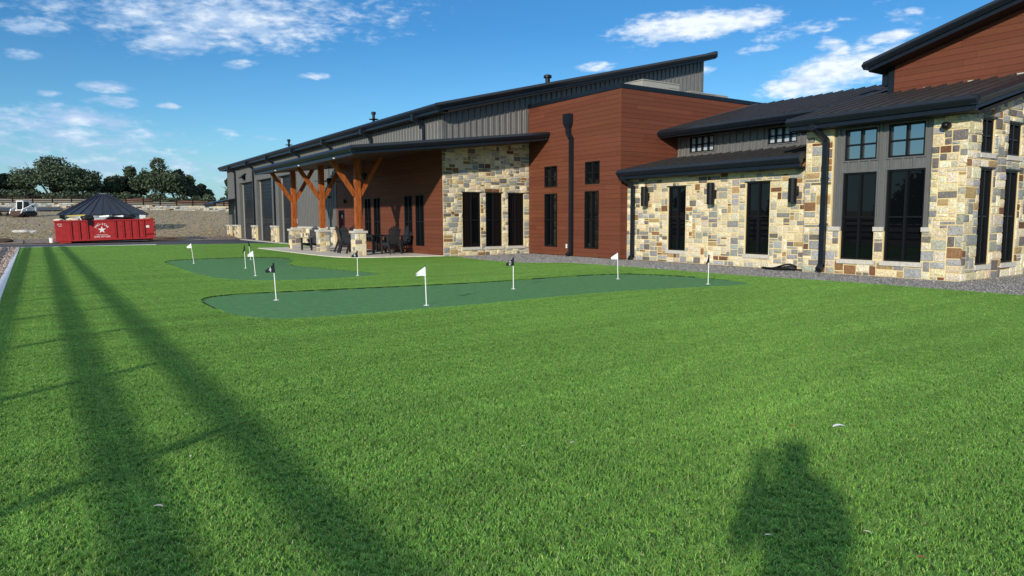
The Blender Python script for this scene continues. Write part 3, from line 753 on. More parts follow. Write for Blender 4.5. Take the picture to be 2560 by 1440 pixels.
# section E : tall brown clerestory with rising roof
wE = Wall('X', 22.9)
ze = lambda y: 6.50 + .272 * (12.74 - y)
board_wall('plank_wall', wE, 0, 12.08, 5.3, 10, top=lambda y: ze(y) - .3, parent=B, seed=61, h=.185)
mb = MB(); mb.box(22.87, 23.1, 12.08, 12.26, 5.3, ze(12.2) - .3); mb.box(23.1, 34, 12.06, 12.24, 5.3, ze(12.2) - .3); mb.build('corner_trim', 'trim', B)
mb = MB(); mb.hexa([(22.3, 0, ze(0) - .16), (34, 0, ze(0) - .16), (34, 12.7, ze(12.7) - .16), (22.3, 12.7, ze(12.7) - .16), (22.3, 0, ze(0) - .02), (34, 0, ze(0) - .02), (34, 12.7, ze(12.7) - .02), (22.3, 12.7, ze(12.7) - .02)]); o = mb.build('roof', 'roof', B)
mb = MB()
P = [(.02, .0), (-.055, -.10), (-.045, -.14), (.02, -.24), (.16, -.24), (.16, .0)]
mb.prism([(22.2 + q, 0, ze(0) + b + .06) for q, b in P], [(22.2 + q, 12.74, ze(12.74) + b + .06) for q, b in P])
Q = [(.075, -.242), (.065, -.36), (.16, -.36), (.16, -.242)]
mb.prism([(22.2 + q, 0, ze(0) + b + .06) for q, b in Q], [(22.2 + q, 12.55, ze(12.55) + b + .06) for q, b in Q])
mb.prism([(22.2, 12.74 - q, ze(12.74) + b + .06) for q, b in P], [(34, 12.74 - q, ze(12.74) + b + .06) for q, b in P])
mb.build('rake_trim', 'trim', o)
mb = MB(); mb.hexa([(22.3, 0, ze(0) - .3), (34, 0, ze(0) - .3), (34, 12.6, ze(12.6) - .3), (22.3, 12.6, ze(12.6) - .3), (22.3, 0, ze(0) - .27), (34, 0, ze(0) - .27), (34, 12.6, ze(12.6) - .27), (22.3, 12.6, ze(12.6) - .27)]); mb.build('soffit', 'soffit', o)
mb = MB(); mb.box(22.98, 23.25, 12.26, 12.52, 5.85, 6.2); mb.build('conductor_box', 'trim', B)
mb = MB()
for i in range(9): mb.box(22.86, 22.90, 1 + i * 1.25, 1 + i * 1.25 + .16, zd(22.85) + .0, zd(22.85) + .03)
build_each(mb, 'ridge_closure', 'cap', B)

# porch
o = shed_roof(9.76, 4.30, 18.93, pz(18.93) - .06, 25.05, Y1 - .02, B, seams=False, th=.14, name='porch_roof')
mb = MB(); mb.hexa([(9.76, Y1 - .02, 4.16), (14.4, Y1 - .02, pz(14.4) - .2), (14.4, 39.2, pz(14.4) - .2), (9.76, 39.2, 4.16), (9.76, Y1 - .02, 4.30), (14.4, Y1 - .02, pz(14.4) - .06), (14.4, 39.2, pz(14.4) - .06), (9.76, 39.2, 4.30)]); mb.build('roof_slab', 'roof', o)
mb = MB(); gutter_y(mb, 9.74, 4.36, 25.0, 39.25); mb.build('gutter', 'trim', o)
mb = MB(); rake_x(mb, 25.0, 9.72, 4.36, 18.92, pz(18.92)); mb.build('rake_trim', 'trim', o); mb = MB(); rake_x(mb, 39.25, 9.72, 4.36, 14.38, pz(14.38), out=1); mb.build('rake_trim', 'trim', o)
mb = MB(); mb.hexa([(9.85, 25.1, 4.02), (18.9, 25.1, pz(18.9) - .36), (18.9, Y1, pz(18.9) - .36), (9.85, Y1, 4.02), (9.85, 25.1, 4.06), (18.9, 25.1, pz(18.9) - .3), (18.9, Y1, pz(18.9) - .3), (9.85, Y1, 4.06)])
mb.hexa([(9.85, Y1, 4.02), (14.38, Y1, pz(14.4) - .36), (14.38, 39.15, pz(14.4) - .36), (9.85, 39.15, 4.02), (9.85, Y1, 4.06), (14.38, Y1, pz(14.4) - .3), (14.38, 39.15, pz(14.4) - .3), (9.85, 39.15, 4.06)])
mb.build('porch_ceiling', 'psoffit', o)
mb = MB()
for y in (27.0, 31.5, 35.2): mb.lathe([(.05, 4.0), (.05, 4.035)], 9.80, y, 10)
build_each(mb, 'eave_light', 'lens', o)
PX = 11.62
for y, sd in ((29.25, 1), (33.9, 2), (38.5, 3)):
    zt = pz(PX) - .34
    mb = MB(); mb.box(PX - .12, PX + .12, y - .12, y + .12, 1.2, zt)
    post = mb.build('porch_post', 'wood', B)
    mb = MB(); mb.box(PX - .25, PX + .25, y - .25, y + .25, .05, 1.02, 1)
    stones(mb, Wall('Y', y - .25), PX - .26, PX + .26, .05, 1.02, seed=sd * 7, cell=.1, d0=0)
    stones(mb, Wall('X', PX - .25), y - .26, y + .26, .05, 1.02, seed=sd * 7 + 1, cell=.1, d0=0)
    mb.build('stone_pier', ['stone', 'mortar'], post, recalc=False)
    mb = MB(); mb.box(PX - .31, PX + .31, y - .31, y + .31, 1.02, 1.12); mb.box(PX - .16, PX + .16, y - .16, y + .16, 1.12, 1.20); mb.build('pier_cap', 'cap', post)
    for s in (-1, 1):
        mb = MB(); x1 = PX + s * 1.12
        mb.bar((PX + s * .10, y, 2.66), (x1, y, pz(x1) - .33), .17, .19, up=(0, 1, 0)); mb.build('brace', 'wood', post)

# ------------------------------------------------------------------ wall lights
def sconce(a, lab):
    t = thing('wall_light', lab, 'wall light', (XC - .24, a, 2.07), group='tall black cylinder lights on the low stone wall')
    mb = MB(); mb.lathe([(.10, .0), (.125, 0), (.125, .18), (.128, .185), (.125, .19), (.125, .60), (.128, .605), (.125, .61), (.125, .73), (.06, .735)], 0, 0, 20); mb.build('shade', 'black', t)
    mb = MB(); mb.box(.10, .235, -.07, .07, .22, .50); mb.build('wall_bracket', 'black', t)
    return t
sconce(19.28, 'tall black cylinder light nearest the brown plank box')
sconce(16.12, 'tall black cylinder light between the two windows of the low stone wall')
sconce(12.98, 'tall black cylinder light nearest the stone pier and its downspout')
t = thing('wall_light', 'round black light high on the pier beside the outer stone corner', 'wall light', (18.98, 8.62, 3.88), org=True)
mb = MB(); mb.tube([(18.99, 8.62, 3.88), (18.9, 8.62, 3.88)], .09, 16); mb.build('backplate', 'black', t)
mb = MB()
bm = bmesh.new(); bmesh.ops.create_icosphere(bm, subdivisions=3, radius=.095)
n = len(mb.v); mb.v += [tuple(v.co + Vector((18.86, 8.62, 3.88))) for v in bm.verts]; bm.verts.index_update()
for f in bm.faces: mb.f.append(tuple(n + v.index for v in f.verts)); mb.m.append(0); mb.c.append((1, 1, 1))
bm.free(); mb.build('globe', 'black', t, smooth=True)
t = thing('wall_light', 'dark wedge shaped light above the leftmost garage door', 'wall light', (14.3, 60.6, 5.2), org=True)
mb = MB(); mb.hexa([(14.4, 60.3, 5.35), (14.4, 60.95, 5.35), (13.95, 60.95, 5.0), (13.95, 60.3, 5.0), (14.4, 60.3, 5.45), (14.4, 60.95, 5.45), (13.93, 60.95, 5.04), (13.93, 60.3, 5.04)]); mb.box(14.15, 14.39, 60.5, 60.75, 4.95, 5.3); mb.build('shade', 'black', t)
t = thing('wall_light', 'small black light on planks above the patio door', 'wall light', (14.3, 38.0, 2.6), org=True)
mb = MB(); mb.lathe([(.06, 2.5), (.06, 2.75)], 14.27, 37.9, 12); mb.box(14.3, 14.385, 37.86, 37.94, 2.56, 2.68); mb.build('shade', 'black', t)
t = thing('security_camera', 'small dark camera on the ribbed metal left of the patio door', 'camera', (14.3, 40.3, 2.9), org=True)
mb = MB(); mb.tube([(14.39, 40.3, 2.95), (14.15, 40.2, 2.9)], .05, 10); mb.build('housing', 'black', t)

# ------------------------------------------------------------------ ceiling fans
def fan(x, y, lab, rot):
    zt = pz(x) - .33
    t = thing('ceiling_fan', lab, 'ceiling fan', (x, y, 3.55), group='ceiling fans under the porch roof')
    mb = MB(); mb.lathe([(.075, zt - 3.55), (.03, zt - 3.63)], 0, 0, 12); mb.tube([(0, 0, zt - 3.6), (0, 0, .2)], .016, 8); mb.build('downrod', 'black', t)
    mb = MB(); mb.lathe([(.05, .24), (.13, .2), (.14, .06), (.11, .0), (.10, -.08), (.04, -.1)], 0, 0, 16); mb.build('motor', 'black', t)
    for k in range(5):
        a = rot + k * 2 * PI / 5; c, s = math.cos(a), math.sin(a)
        mb = MB()
        pts = [(.12, -.03), (.3, -.07), (.72, -.065), (.76, 0), (.72, .065), (.3, .07), (.12, .03)]
        f = lambda u, v, z: (c * u - s * v, s * u + c * v, .06 + z + v * .15)
        mb.prism([f(u, v, 0) for u, v in pts], [f(u, v, .012) for u, v in pts]); mb.build('blade', 'chair', t)
fan(12.8, 36.1, 'dark ceiling fan seen between the first two cedar posts', .3)
fan(12.8, 31.3, 'dark ceiling fan in shade beside the nearest cedar post', .9)

# ------------------------------------------------------------------ patio furniture
def adirondack(label, loc, rz, seat=.38, back=.78, group=None, cat='patio chair', fan_=True):
    t = thing('patio_chair', label, cat, loc, rz, group)     # faces local +Y
    mb = MB()
    for i in range(6): mb.box(-.26, .26, .27 - i * .095 - .085, .27 - i * .095, seat - i * .012 - .02, seat - i * .012)
    mb.build('seat', 'chair', t)
    mb = MB(); n = 7
    for i in range(n):
        u = (i - (n - 1) / 2) / ((n - 1) / 2); x = u * .235; h = back * (1 - .20 * u * u); sp = 1 + (.16 if fan_ else .0)
        p = Vector((x, -.25, seat - .1)); q = Vector((x * sp, -.25 - h * .30, seat + h)); mb.bar(p, q, .066, .02, up=(0, 1, 0))
    mb.bar((-.26, -.31, seat + .12), (.26, -.31, seat + .12), .02, .07); mb.bar((-.27, -.46, seat + .55), (.27, -.46, seat + .55), .02, .06)
    mb.build('backrest', 'chair', t)
    for s in (-1, 1):
        mb = MB(); mb.prism([(s * .24, .36, seat + .23), (s * .38, .36, seat + .23), (s * .35, -.36, seat + .23), (s * .27, -.36, seat + .23)], [(s * .24, .36, seat + .255), (s * .38, .36, seat + .255), (s * .35, -.36, seat + .255), (s * .27, -.36, seat + .255)]); mb.build('armrest', 'chair', t)
        mb = MB(); mb.box(s * .30 - .02, s * .30 + .02, .2, .31, 0, seat + .23); mb.build('leg', 'chair', t)
        mb = MB(); mb.bar((s * .27, .28, seat - .05), (s * .27, -.30, seat - .13), .025, .11); mb.bar((s * .29, -.22, seat + .2), (s * .29, -.5, 0.02), .03, .09, up=(0, 1, 0)); mb.build('leg', 'chair', t)
    return t
adirondack('low black slatted chair between the two left stone piers', (11.60, 35.9, .05), PI * .69, .38, .84, cat='lounge chair')
t = thing('patio_table', 'black outdoor dining table behind the nearest stone pier', 'table', (13.15, 31.0, .05), org=True)
mb = MB()
for i in range(9): mb.box(12.63 + i * .116, 12.74 + i * .116, 30.1, 31.9, .86, .89)
mb.box(12.66, 13.64, 30.15, 31.85, .80, .855); mb.build('tabletop', 'chair', t)
for x in (12.75, 13.55):
    for y in (30.3, 31.7):
        mb = MB(); mb.box(x - .045, x + .045, y - .045, y + .045, .05, .86); mb.build('leg', 'chair', t)
G = 'black slatted dining chairs round the patio table'
seat = .56
for lab, x, y, rz in (('black dining chair at the near end of the patio table, its fanned back to us', 13.1, 29.2, .1),
    ('black dining chair at the table near the rear wall, rightmost of the set', 14.05, 30.0, PI / 2 + .25),
    ('black dining chair left of the table, just left of the nearest stone pier', 12.0, 31.0, -PI / 2 + .2),
    ('black dining chair left of the table, its pale edge half behind the nearest pier', 12.05, 31.9, -PI / 2 - .1),
    ('black dining chair at the far end of the table facing us', 12.95, 32.75, PI - .15),
    ('black dining chair by the wall, far right side of the table', 14.0, 31.5, PI / 2)):
    adirondack(lab, (x, y, .05), rz, seat, .72, G)

# ------------------------------------------------------------------ rooftop units
def hvac(x0, x1, y0, y1, zt, lab):
    t = thing('rooftop_unit', lab, 'air conditioner', ((x0 + x1) / 2, (y0 + y1) / 2, 6.3), group='air conditioners behind the plank parapet', org=True)
    mb = MB(); mb.box(x0, x1, y0, y1, 6.3, zt - .04)
    mb.build('casing', 'hvac', t)
    mb = MB(); mb.box(x0 - .03, x1 + .03, y0 - .03, y1 + .03, zt - .04, zt)
    mb.build('lid', 'hvac', t)
    mb = MB(); w = x1 - x0
    mb.box(x0 + w * .07, x0 + w * .62, y0 - .015, y0 - .002, 6.4, zt - .1)
    for i in range(8): mb.box(x0 + w * .68, x1 - .08, y0 - .02, y0 - .002, 6.45 + i * .16, 6.52 + i * .16)
    mb.build('service_panel', 'hvac', t)
hvac(22.75, 25.1, 23.2, 25.8, 7.80, 'tan box unit on the roof, the left and taller showing one of two')
hvac(26.3, 29.0, 23.6, 25.6, 7.68, 'tan box unit on the roof farther right, showing lower over the parapet')

# ------------------------------------------------------------------ hose heap
mb = MB(); rr = random.Random(5)
for k in range(7):
    pts = []
    for i in range(14):
        s = i / 13
        pts.append((19.05 - .05 * k % .3 - .18 * math.sin(s * PI) - .04 * (k % 3), 12.72 + s * 1.15 + rr.uniform(-.02, .02) - k * .03, .03 + (.17 - .02 * k) * math.exp(-((s - .18) / .25) ** 2) * (1 if k < 4 else .3) + .018 * (k % 3)))
    mb.tube(pts, .022, 7)
tag(mb.build('hose_bundle', 'hose', smooth=True), 'flattened coil of black hose on gravel against the stone pier', 'hose')

# ------------------------------------------------------------------ flags
FL = 'putting flags standing in the two greens'
def flag(x, y, h, kind, lab, lean=(0, 0), num=None, ang=2.55, small=1.):
    t = thing('golf_flag', lab, 'golf flag', (x, y, .006), 0, FL)
    top = Vector((lean[0], lean[1], h))
    mb = MB(); mb.tube([(0, 0, 0), top], .0105, 8); mb.build('pole', 'white', t)
    mb = MB(); mb.lathe([(.055, .0), (.055, .005), (.02, .006)], 0, 0, 16); mb.build('cup', 'white', t)
    mb = MB(); mb.lathe([(.012, 0), (.026, .004), (.026, .014), (.01, .018)], top.x, top.y, 10); mb.build('finial', 'black', t, xf=Matrix.Translation((0, 0, h)))
    blk = kind != 'w'
    d = Vector((math.cos(ang), math.sin(ang), 0)); nrm = Vector((-d.y, d.x, 0))
    NX, NZ = 9, 7; mb = MB()
    L_ = .17 * small; dr = .10
    if kind == 'hang': L_ = .05; dr = .17
    def P(u, v, off=0):
        z = h - .015 - v * .16 * (1 - u * .72) - u * dr - .02 * u * u
        wv = .018 * math.sin(u * 5 + v * 3 + x * 7) * u
        hz = L_ * (u - .12 * u * math.sin(v * PI))
        b = top * (z / h)
        return Vector((b.x, b.y, z)) + d * (hz + .011) + nrm * (wv + off)
    for i in range(NX):
        for j in range(NZ):
            q = [P(i / NX, j / NZ), P((i + 1) / NX, j / NZ), P((i + 1) / NX, (j + 1) / NZ), P(i / NX, (j + 1) / NZ)]
            mb.face(q)
    o = mb.build('flag', 'flagblack' if blk else 'flagwhite', t, smooth=True, recalc=False)
    mb = MB(); b0 = top * ((h - .175) / h); mb.tube([b0, top], .017, 8); mb.build('sleeve', 'flagblack' if blk else 'flagwhite', o)
    if num:
        V, F = text_mesh(num, .15, .0005); m2 = MB()
        for side in (-1, 1):
            i = len(m2.v)
            for v in V:
                u = .42 - side * -1 * 0 + (v.x * -1) / L_ * .8; vv = .5 - (v.y) / .115
                u = max(.06, min(.97, u)); vv = max(.02, min(.98, vv)); m2.v.append(tuple(P(u, vv, side * .004)))
            for f in F: m2.f.append(tuple(i + k for k in f)); m2.m.append(0); m2.c.append((1, 1, 1))
        m2.build('number', 'flagwhite', o, recalc=False)
flag(3.89, 14.27, .73, 'b', 'dark flag numbered 4 on the near green, at its left end', (-.03, .0), '4')
flag(5.96, 11.71, .73, 'w', 'white flag on the near green, the largest and closest to us', (-.02, 0))
flag(9.0, 13.28, .71, 'b', 'dark flag numbered 0 in the middle of the near green', (-.0, 0), '0')
flag(12.73, 13.81, .70, 'w', 'white flag on the near green in front of the plank box corner', (-.03, 0))
flag(13.48, 11.41, .70, 'hang', 'dark limp flag at the far right end of the near green', (.01, 0))
flag(4.74, 28.3, .75, 'w', 'white flag at the far left of the rear green', (-.07, 0))
flag(5.68, 24.38, .74, 'hang', 'dark limp flag on the rear green, left of a white one', (-.02, 0))
flag(7.06, 29.38, .73, 'hang', 'dark flag farthest back on the rear green', (-.07, 0), ang=-.3)
flag(5.13, 20.89, .73, 'w', 'white flag in the middle of the rear green', (-.05, 0))
flag(7.55, 19.14, .70, 'b', 'dark flag numbered 4 on the rear green before the stone pier', (-.0, 0), '4')

# ------------------------------------------------------------------ dumpster
dx, dy = 6.32, -.02; DL = math.hypot(dx, dy)
D = thing('roll_off_dumpster', 'long red open top dumpster heaped with rubbish beside the road', 'dumpster', (1.0, 59.6, .0), math.atan2(dy, dx)); D.rotation_euler.y = -math.radians(1.2)
H = 1.62; tilt = .0
mb = MB(); mb.box(0, DL, 0, .06, .17, H - .06); mb.box(0, DL, 2.3, 2.36, .17, H - .06); mb.box(0, .06, .06, 2.3, .17, H - .06); mb.box(DL - .06, DL, .06, 2.3, .17, H - .06); mb.box(.06, DL - .06, .06, 2.3, .17, .25); body = mb.build('body', 'red', D)
mb = MB(); 
for y in (-.05, 2.3): mb.box(-.04, DL + .04, y, y + .12, H - .1, H)
mb.box(-.04, .08, .07, 2.3, H - .1, H - .002); mb.box(DL - .08, DL + .04, .07, 2.3, H - .1, H - .002); mb.box(-.02, DL + .02, -.05, .1, .12, .22); mb.build('rim', 'red', D)
for q in (.155, .235, .315, .60, .68, .755, .83, .895):
    mb = MB(); x = q * DL; mb.box(x - .045, x + .02, -.06, -.001, .2, H - .12); mb.box(x + .02, x + .045, -.028, -.001, .2, H - .12, 1); mb.box(x - .085, x - .045, -.02, -.001, .2, H - .12, 1); mb.build('rib', ['red', 'darkred'], D)
mb = MB(); mb.box(.2, .9, -.02, .12, .0, .14); mb.box(.2, .9, 2.2, 2.32, .0, .14); mb.box(.4, DL - .1, .3, .5, .02, .17, 1); mb.box(.4, DL - .1, 1.9, 2.1, .02, .17, 1); mb.build('skid', ['red', 'rust'], D)
mb = MB()
for z in (.4, .7, 1.0, 1.3): mb.tube([(DL - .02, -.08, z), (DL + .1, -.08, z + .03)], .04, 8)
mb.tube([(DL + .05, -.09, .25), (DL + .05, -.09, 1.45)], .02, 8); mb.bar((DL - .75, -.05, .45), (DL - .05, -.05, .5), .03, .04); mb.build('door_hinge', 'darkred', D)
mb = MB(); F = lambda cx, cz: (lambda v: (cx + v.x, -.004 - v.z, cz + v.y))
cx = DL * .455
word = 'PRO-STAR'; rad = .42; cz = .86
for i, ch in enumerate(word):
    th = (i - (len(word) - 1) / 2) * -.31
    def fn(v, th=th):
        x = v.x; y = v.y + rad
        return (cx + x * math.cos(th) - y * math.sin(th), -.004 - v.z, cz + .02 + x * math.sin(th) + y * math.cos(th))
    add_text(mb, ch, .2, fn)
st = []
for k in range(10):
    r_ = .27 if k % 2 == 0 else .108; t_ = PI / 2 + k * PI / 5; st.append((cx + r_ * math.cos(t_), cz + .02 + r_ * math.sin(t_)))
mb.prism([(x, -.001, z) for x, z in st], [(x, -.008, z) for x, z in st])
add_text(mb, 'Roll-Off  Dumpsters', .085, F(cx, .52)); add_text(mb, '(210) 727-1002', .165, F(cx, .38))
mb.build('lettering', 'white', body)
mb = MB(); mb.box(DL * .915, DL * .95, -.008, -.001, .95, 1.12); mb.build('sticker', 'white', body); mb = MB(); add_text(mb, '30 YD', .11, F(.28, 1.35)); mb.build('marking', 'white', body); mb = MB(); add_text(mb, '3015', .11, F(.32, 1.22)); mb.build('marking', 'white', body)
def dl(x, y, z): 
    c, s = dx / DL, dy / DL; return Vector((1.0 + c * x - s * y, 59.6 + s * x + c * y, z + .021 * x))
def blob(name, m, c, sx, sy, sz, lab, cat, seed, amp=.35, group=None, parent=None, sub=3):
    bm = bmesh.new(); bmesh.ops.create_icosphere(bm, subdivisions=sub, radius=1)
    for v in bm.verts:
        n_ = noise.noise(v.co * 1.7 + Vector((seed * 3.1, seed, 0))) * amp + noise.noise(v.co * 5 + Vector((seed, 0, seed))) * amp * .4
        v.co *= 1 + n_; v.co = Vector((v.co.x * sx, v.co.y * sy, v.co.z * sz))
    me = bpy.data.meshes.new(name); bm.to_mesh(me); bm.free(); me.materials.append(MT[m])
    o = bpy.data.objects.new(name, me); COL.objects.link(o); o.location = c
    if parent: o.parent = parent
    if lab: tag(o, lab, cat, group)
    return o
blob('rubbish_bag', 'bag', dl(2.0, .35, 1.72), .42, .4, .30, 'largest heap of black bags sagging over the left of the dumpster rim', 'rubbish bag', 1)
blob('rubbish_bag', 'bag', dl(4.75, .7, 1.75), .36, .4, .24, 'rounded black bag right of centre in the dumpster', 'rubbish bag', 2)
blob('rubbish_bag', 'bag', dl(3.7, .6, 1.68), .75, .4, .16, 'flat spread black sheeting across the middle of the dumpster load', 'plastic sheet', 3)
mb = MB(); mb.prism([dl(1.95, -.09, 1.62), dl(2.25, -.09, 1.62), dl(2.2, -.1, 1.2), dl(2.08, -.1, 1.22)], [dl(1.95, -.13, 1.62), dl(2.25, -.13, 1.62), dl(2.2, -.13, 1.2), dl(2.08, -.13, 1.22)])
tag(mb.build('torn_plastic', 'bag'), 'torn strip of black plastic hanging down the red dumpster side', 'plastic strip')
def plank(p, q, w, h, m, lab, cat, name='board'):
    mb = MB(); mb.bar(p, q, w, h); return tag(mb.build(name, m), lab, cat)
plank(dl(.75, .5, 1.93), dl(1.9, .4, 1.98), .3, .09, 'yellow', 'pale yellow panel on top of the dumpster load, left side', 'panel', 'foam_panel')
plank(dl(2.4, .2, 1.62), dl(3.5, .6, 1.78), .4, .12, 'white', 'long white board sloping near the middle of the dumpster', 'board')
plank(dl(2.9, .9, 1.85), dl(3.5, .5, 1.9), .4, .1, 'white', 'short white board propped highest in the dumpster centre', 'board')
plank(dl(3.8, .9, 1.8), dl(4.4, .6, 1.86), .35, .12, 'white', 'white board left of the rounded black bag', 'board')
mb = MB(); mb.hexa([dl(5.45, .5, 1.5), dl(5.8, .5, 1.5), dl(5.8, .9, 1.5), dl(5.45, .9, 1.5), dl(5.45, .5, 1.92), dl(5.83, .5, 1.9), dl(5.8, .9, 1.9), dl(5.45, .9, 1.92)]); tag(mb.build('cardboard_carton', 'white'), 'white square carton standing up at the right of the dumpster', 'carton')
blob('debris_pile', 'leafpale', dl(.25, .5, 1.62), .35, .4, .14, 'pale crumpled debris at the left corner of the dumpster', 'debris', 7)
blob('debris_pile', 'orange', dl(6.0, .7, 1.6), .45, .4, .12, 'tan debris at the right end of the dumpster', 'debris', 8)
blob('debris_pile', 'leafpale', dl(1.1, .45, 1.65), .45, .3, .16, 'crumpled pink and cream packing beside the yellow panel', 'debris', 9)

# ------------------------------------------------------------------ round tank
tx, ty = 5.05, 74.; tz0 = gz(tx, ty)
T = thing('storage_tank', 'round corrugated tank with a dark conical metal roof behind the dumpster', 'tank', (tx, ty, tz0), org=True)
mb = MB(); prof = []; z = tz0 - .3; k = 0
while z < 2.2: prof.append((3.43 + (.03 if k % 2 else 0), z)); z += .06; k += 1
mb.lathe(prof, tx, ty, 48); mb.build('wall', 'tankwall', T, smooth=True)
mb = MB(); mb.lathe([(3.62, 2.10), (3.62, 2.16), (.42, 3.98), (.40, 3.9)], tx, ty, 26); roof = mb.build('roof', 'tankroof', T)
mb = MB(); mb.lathe([(.46, 3.96), (.46, 4.0), (.3, 4.06), (.0, 4.08)], tx, ty, 20); mb.build('roof_cap', 'hvac', T)
for k in range(26):
    a = 2 * PI * k / 26; c, s = math.cos(a), math.sin(a)
    mb = MB(); mb.bar((tx + c * 3.63, ty + s * 3.63, 2.17), (tx + c * .42, ty + s * .42, 4.0), .07, .08); mb.build('roof_rib', 'tankroof', T)
mb = MB(); mb.box(tx - 3.5, tx - 3.1, ty - 2.2, ty - 1.8, tz0, 2.1); mb.build('ladder_frame', 'black', T)

# ------------------------------------------------------------------ track loader
def loader(loc, rz, label):
    t = thing('track_loader', label, 'loader', loc, rz)       # faces local -Y
    for s in (-1, 1):
        mb = MB(); pts = [(-.95, .25), (-.75, .02), (.75, .02), (1.0, .25), (.95, .48), (.55, .62), (-.6, .55)]
        x0, x1 = (s * .55, s * .92)
        mb.prism([(x0, y, z) for y, z in pts], [(x1, y, z) for y, z in pts]); tr = mb.build('track', 'bag', t)
        mb = MB()
        for y, r in ((-.65, .16), (-.2, .13), (.2, .13), (.65, .18)): mb.tube([(s * .93, y, .27), (s * .95, y, .27)], r, 14)
        mb.build('track_wheel', 'rust', tr)
        mb = MB(); mb.bar((s * .78, .95, 1.55), (s * .80, -1.05, .75), .14, .2); mb.bar((s * .80, -1.0, .85), (s * .80, -1.25, .3), .14, .18); mb.bar((s * .78, .95, 1.5), (s * .78, .9, .6), .14, .25); mb.build('lift_arm', 'white', t)
    mb = MB(); mb.box(-.55, .55, -.75, .95, .3, .8); mb.prism([(-.6, .35, .8), (-.6, 1.1, .7), (-.6, 1.1, 1.3), (-.6, .9, 1.6), (-.6, .35, 1.65)], [(.6, .35, .8), (.6, 1.1, .7), (.6, 1.1, 1.3), (.6, .9, 1.6), (.6, .35, 1.65)]); mb.box(-.66, .66, -.3, .98, .66, .95); b = mb.build('body', 'white', t)
    mb = MB()
    for s in (-1, 1):
        mb.bar((s * .45, -.62, .8), (s * .43, -.5, 1.8), .08, .1); mb.bar((s * .45, .4, .8), (s * .43, .35, 1.8), .08, .1); 
    mb.box(-.5, .5, -.6, .5, 1.78, 1.9); mb.build('cab_frame', 'white', t)
    mb = MB(); mb.box(-.42, .42, -.52, .36, .82, 1.78); mb.build('cab_glass', 'glass', t)
    mb = MB()
    for s in (-1, 1):
        mb.prism([(s * .86, .2, 1.2), (s * .86, .5, 1.1), (s * .86, .5, 1.3), (s * .86, .25, 1.36)], [(s * .88, .2, 1.2), (s * .88, .5, 1.1), (s * .88, .5, 1.3), (s * .88, .25, 1.36)])
    mb.box(-.3, .3, -.78, -.76, .5, .7); mb.build('decal', 'black', b)
    mb = MB(); Q = [(-1.25, .05), (-1.9, .02), (-1.95, .06), (-1.35, .14), (-1.25, .3), (-1.22, .65), (-1.15, .65)]
    mb.prism([(-.98, y, z) for y, z in Q], [(.98, y, z) for y, z in Q]); mb.prism([(-1.0, -1.2, .04), (-1.0, -1.9, .02), (-1.0, -1.2, .62)], [(-.96, -1.2, .04), (-.96, -1.9, .02), (-.96, -1.2, .62)]); mb.prism([(1.0, -1.2, .04), (1.0, -1.9, .02), (1.0, -1.2, .62)], [(.96, -1.2, .04), (.96, -1.9, .02), (.96, -1.2, .62)])
    mb.build('bucket', 'rust', t)
    return t
lx, ly = -1.15, 90.5
LD = loader((lx, ly, gz(lx, ly)), -.75, 'white and black compact track loader with bucket down on the field')
LD.scale = (.86, .86, .86)
L2 = loader((-5.0, 91.5, gz(-5, 91.5)), .9, 'second loader at the left picture edge, only its dark bucket showing')
mb = MB(); mb.box(-2.3, -2.2, 96.95, 97.05, gz(-2.2, 97) - .1, gz(-2.2, 97) + 1.1); o = mb.build('pole', 'hvac', None)
t = thing('sign_post', 'thin pale marker post on the hillside road left of the loader', 'post', (-2.25, 97, gz(-2.2, 97)), org=True); o.parent = t; o.location = -Vector(t.location); o.name = 'post'
mb = MB(); mb.box(-2.42, -2.08, 96.93, 96.95, gz(-2.2, 97) + .7, gz(-2.2, 97) + 1.1); mb.build('plate', 'hvac', t)

# ------------------------------------------------------------------ retaining wall and field fence
mb = MB(); rr = random.Random(9)
x = -62.
while x < 60:
    z0 = gz(x, 107.5) - .15
    for r_ in range(3):
        xx = x
        while xx < x + 6:
            w_ = rr.uniform(.25, .6); c = stone_col(rr)
            if rr.random() < .5: c = (.5, .49, .44)
            a = xx; b = xx + w_ - .03; z = z0 + .1 + r_ * .2 + rr.uniform(-.02, .02)
            za = gz(a, 107.5) - gz(x, 107.5)
            mb.hexa([(a, 107.5 + rr.uniform(-.06, .02), z + za), (b, 107.5 + rr.uniform(-.06, .02), z + za), (b, 107.9, z + za), (a, 107.9, z + za), (a, 107.55, z + za + .185), (b, 107.55, z + za + .185), (b, 107.9, z + za + .185), (a, 107.9, z + za + .185)], 0, c)
            xx += w_
    x += 6
mb.face([(-62, 107.7, gz(-62, 107) - .2), (60, 107.7, gz(60, 107) - .2), (60, 107.7, gz(60, 107) + .55), (-62, 107.7, gz(-62, 107) + .6)], 1)
tag(mb.build('retaining_wall', ['stone', 'mortar'], recalc=False), 'low mottled stone retaining wall running across the hillside below the rail fence', 'wall')
Fc = thing('rail_fence', 'dark brown board rail fence on top of the stone retaining wall', 'fence', (0, 109, gz(0, 108)), org=True)
fb = lambda x: gz(x, 107.9) + .38
x = -40.
for k in range(38):
    mb = MB(); xx = -34 + k * 2.1; mb.box(xx - .08, xx + .08, 108.9, 109.05, fb(xx) - .1, fb(xx) + 1.15); mb.build('post', 'fence', Fc)
for r_ in range(4):
    mb = MB()
    for k in range(37):
        xa = -34 + k * 2.1; xb = xa + 2.1
        mb.bar((xa, 108.86, fb(xa) + .22 + r_ * .27), (xb - .02, 108.86, fb(xb) + .22 + r_ * .27), .04, .10)
    mb.build('rail', 'fence', Fc)
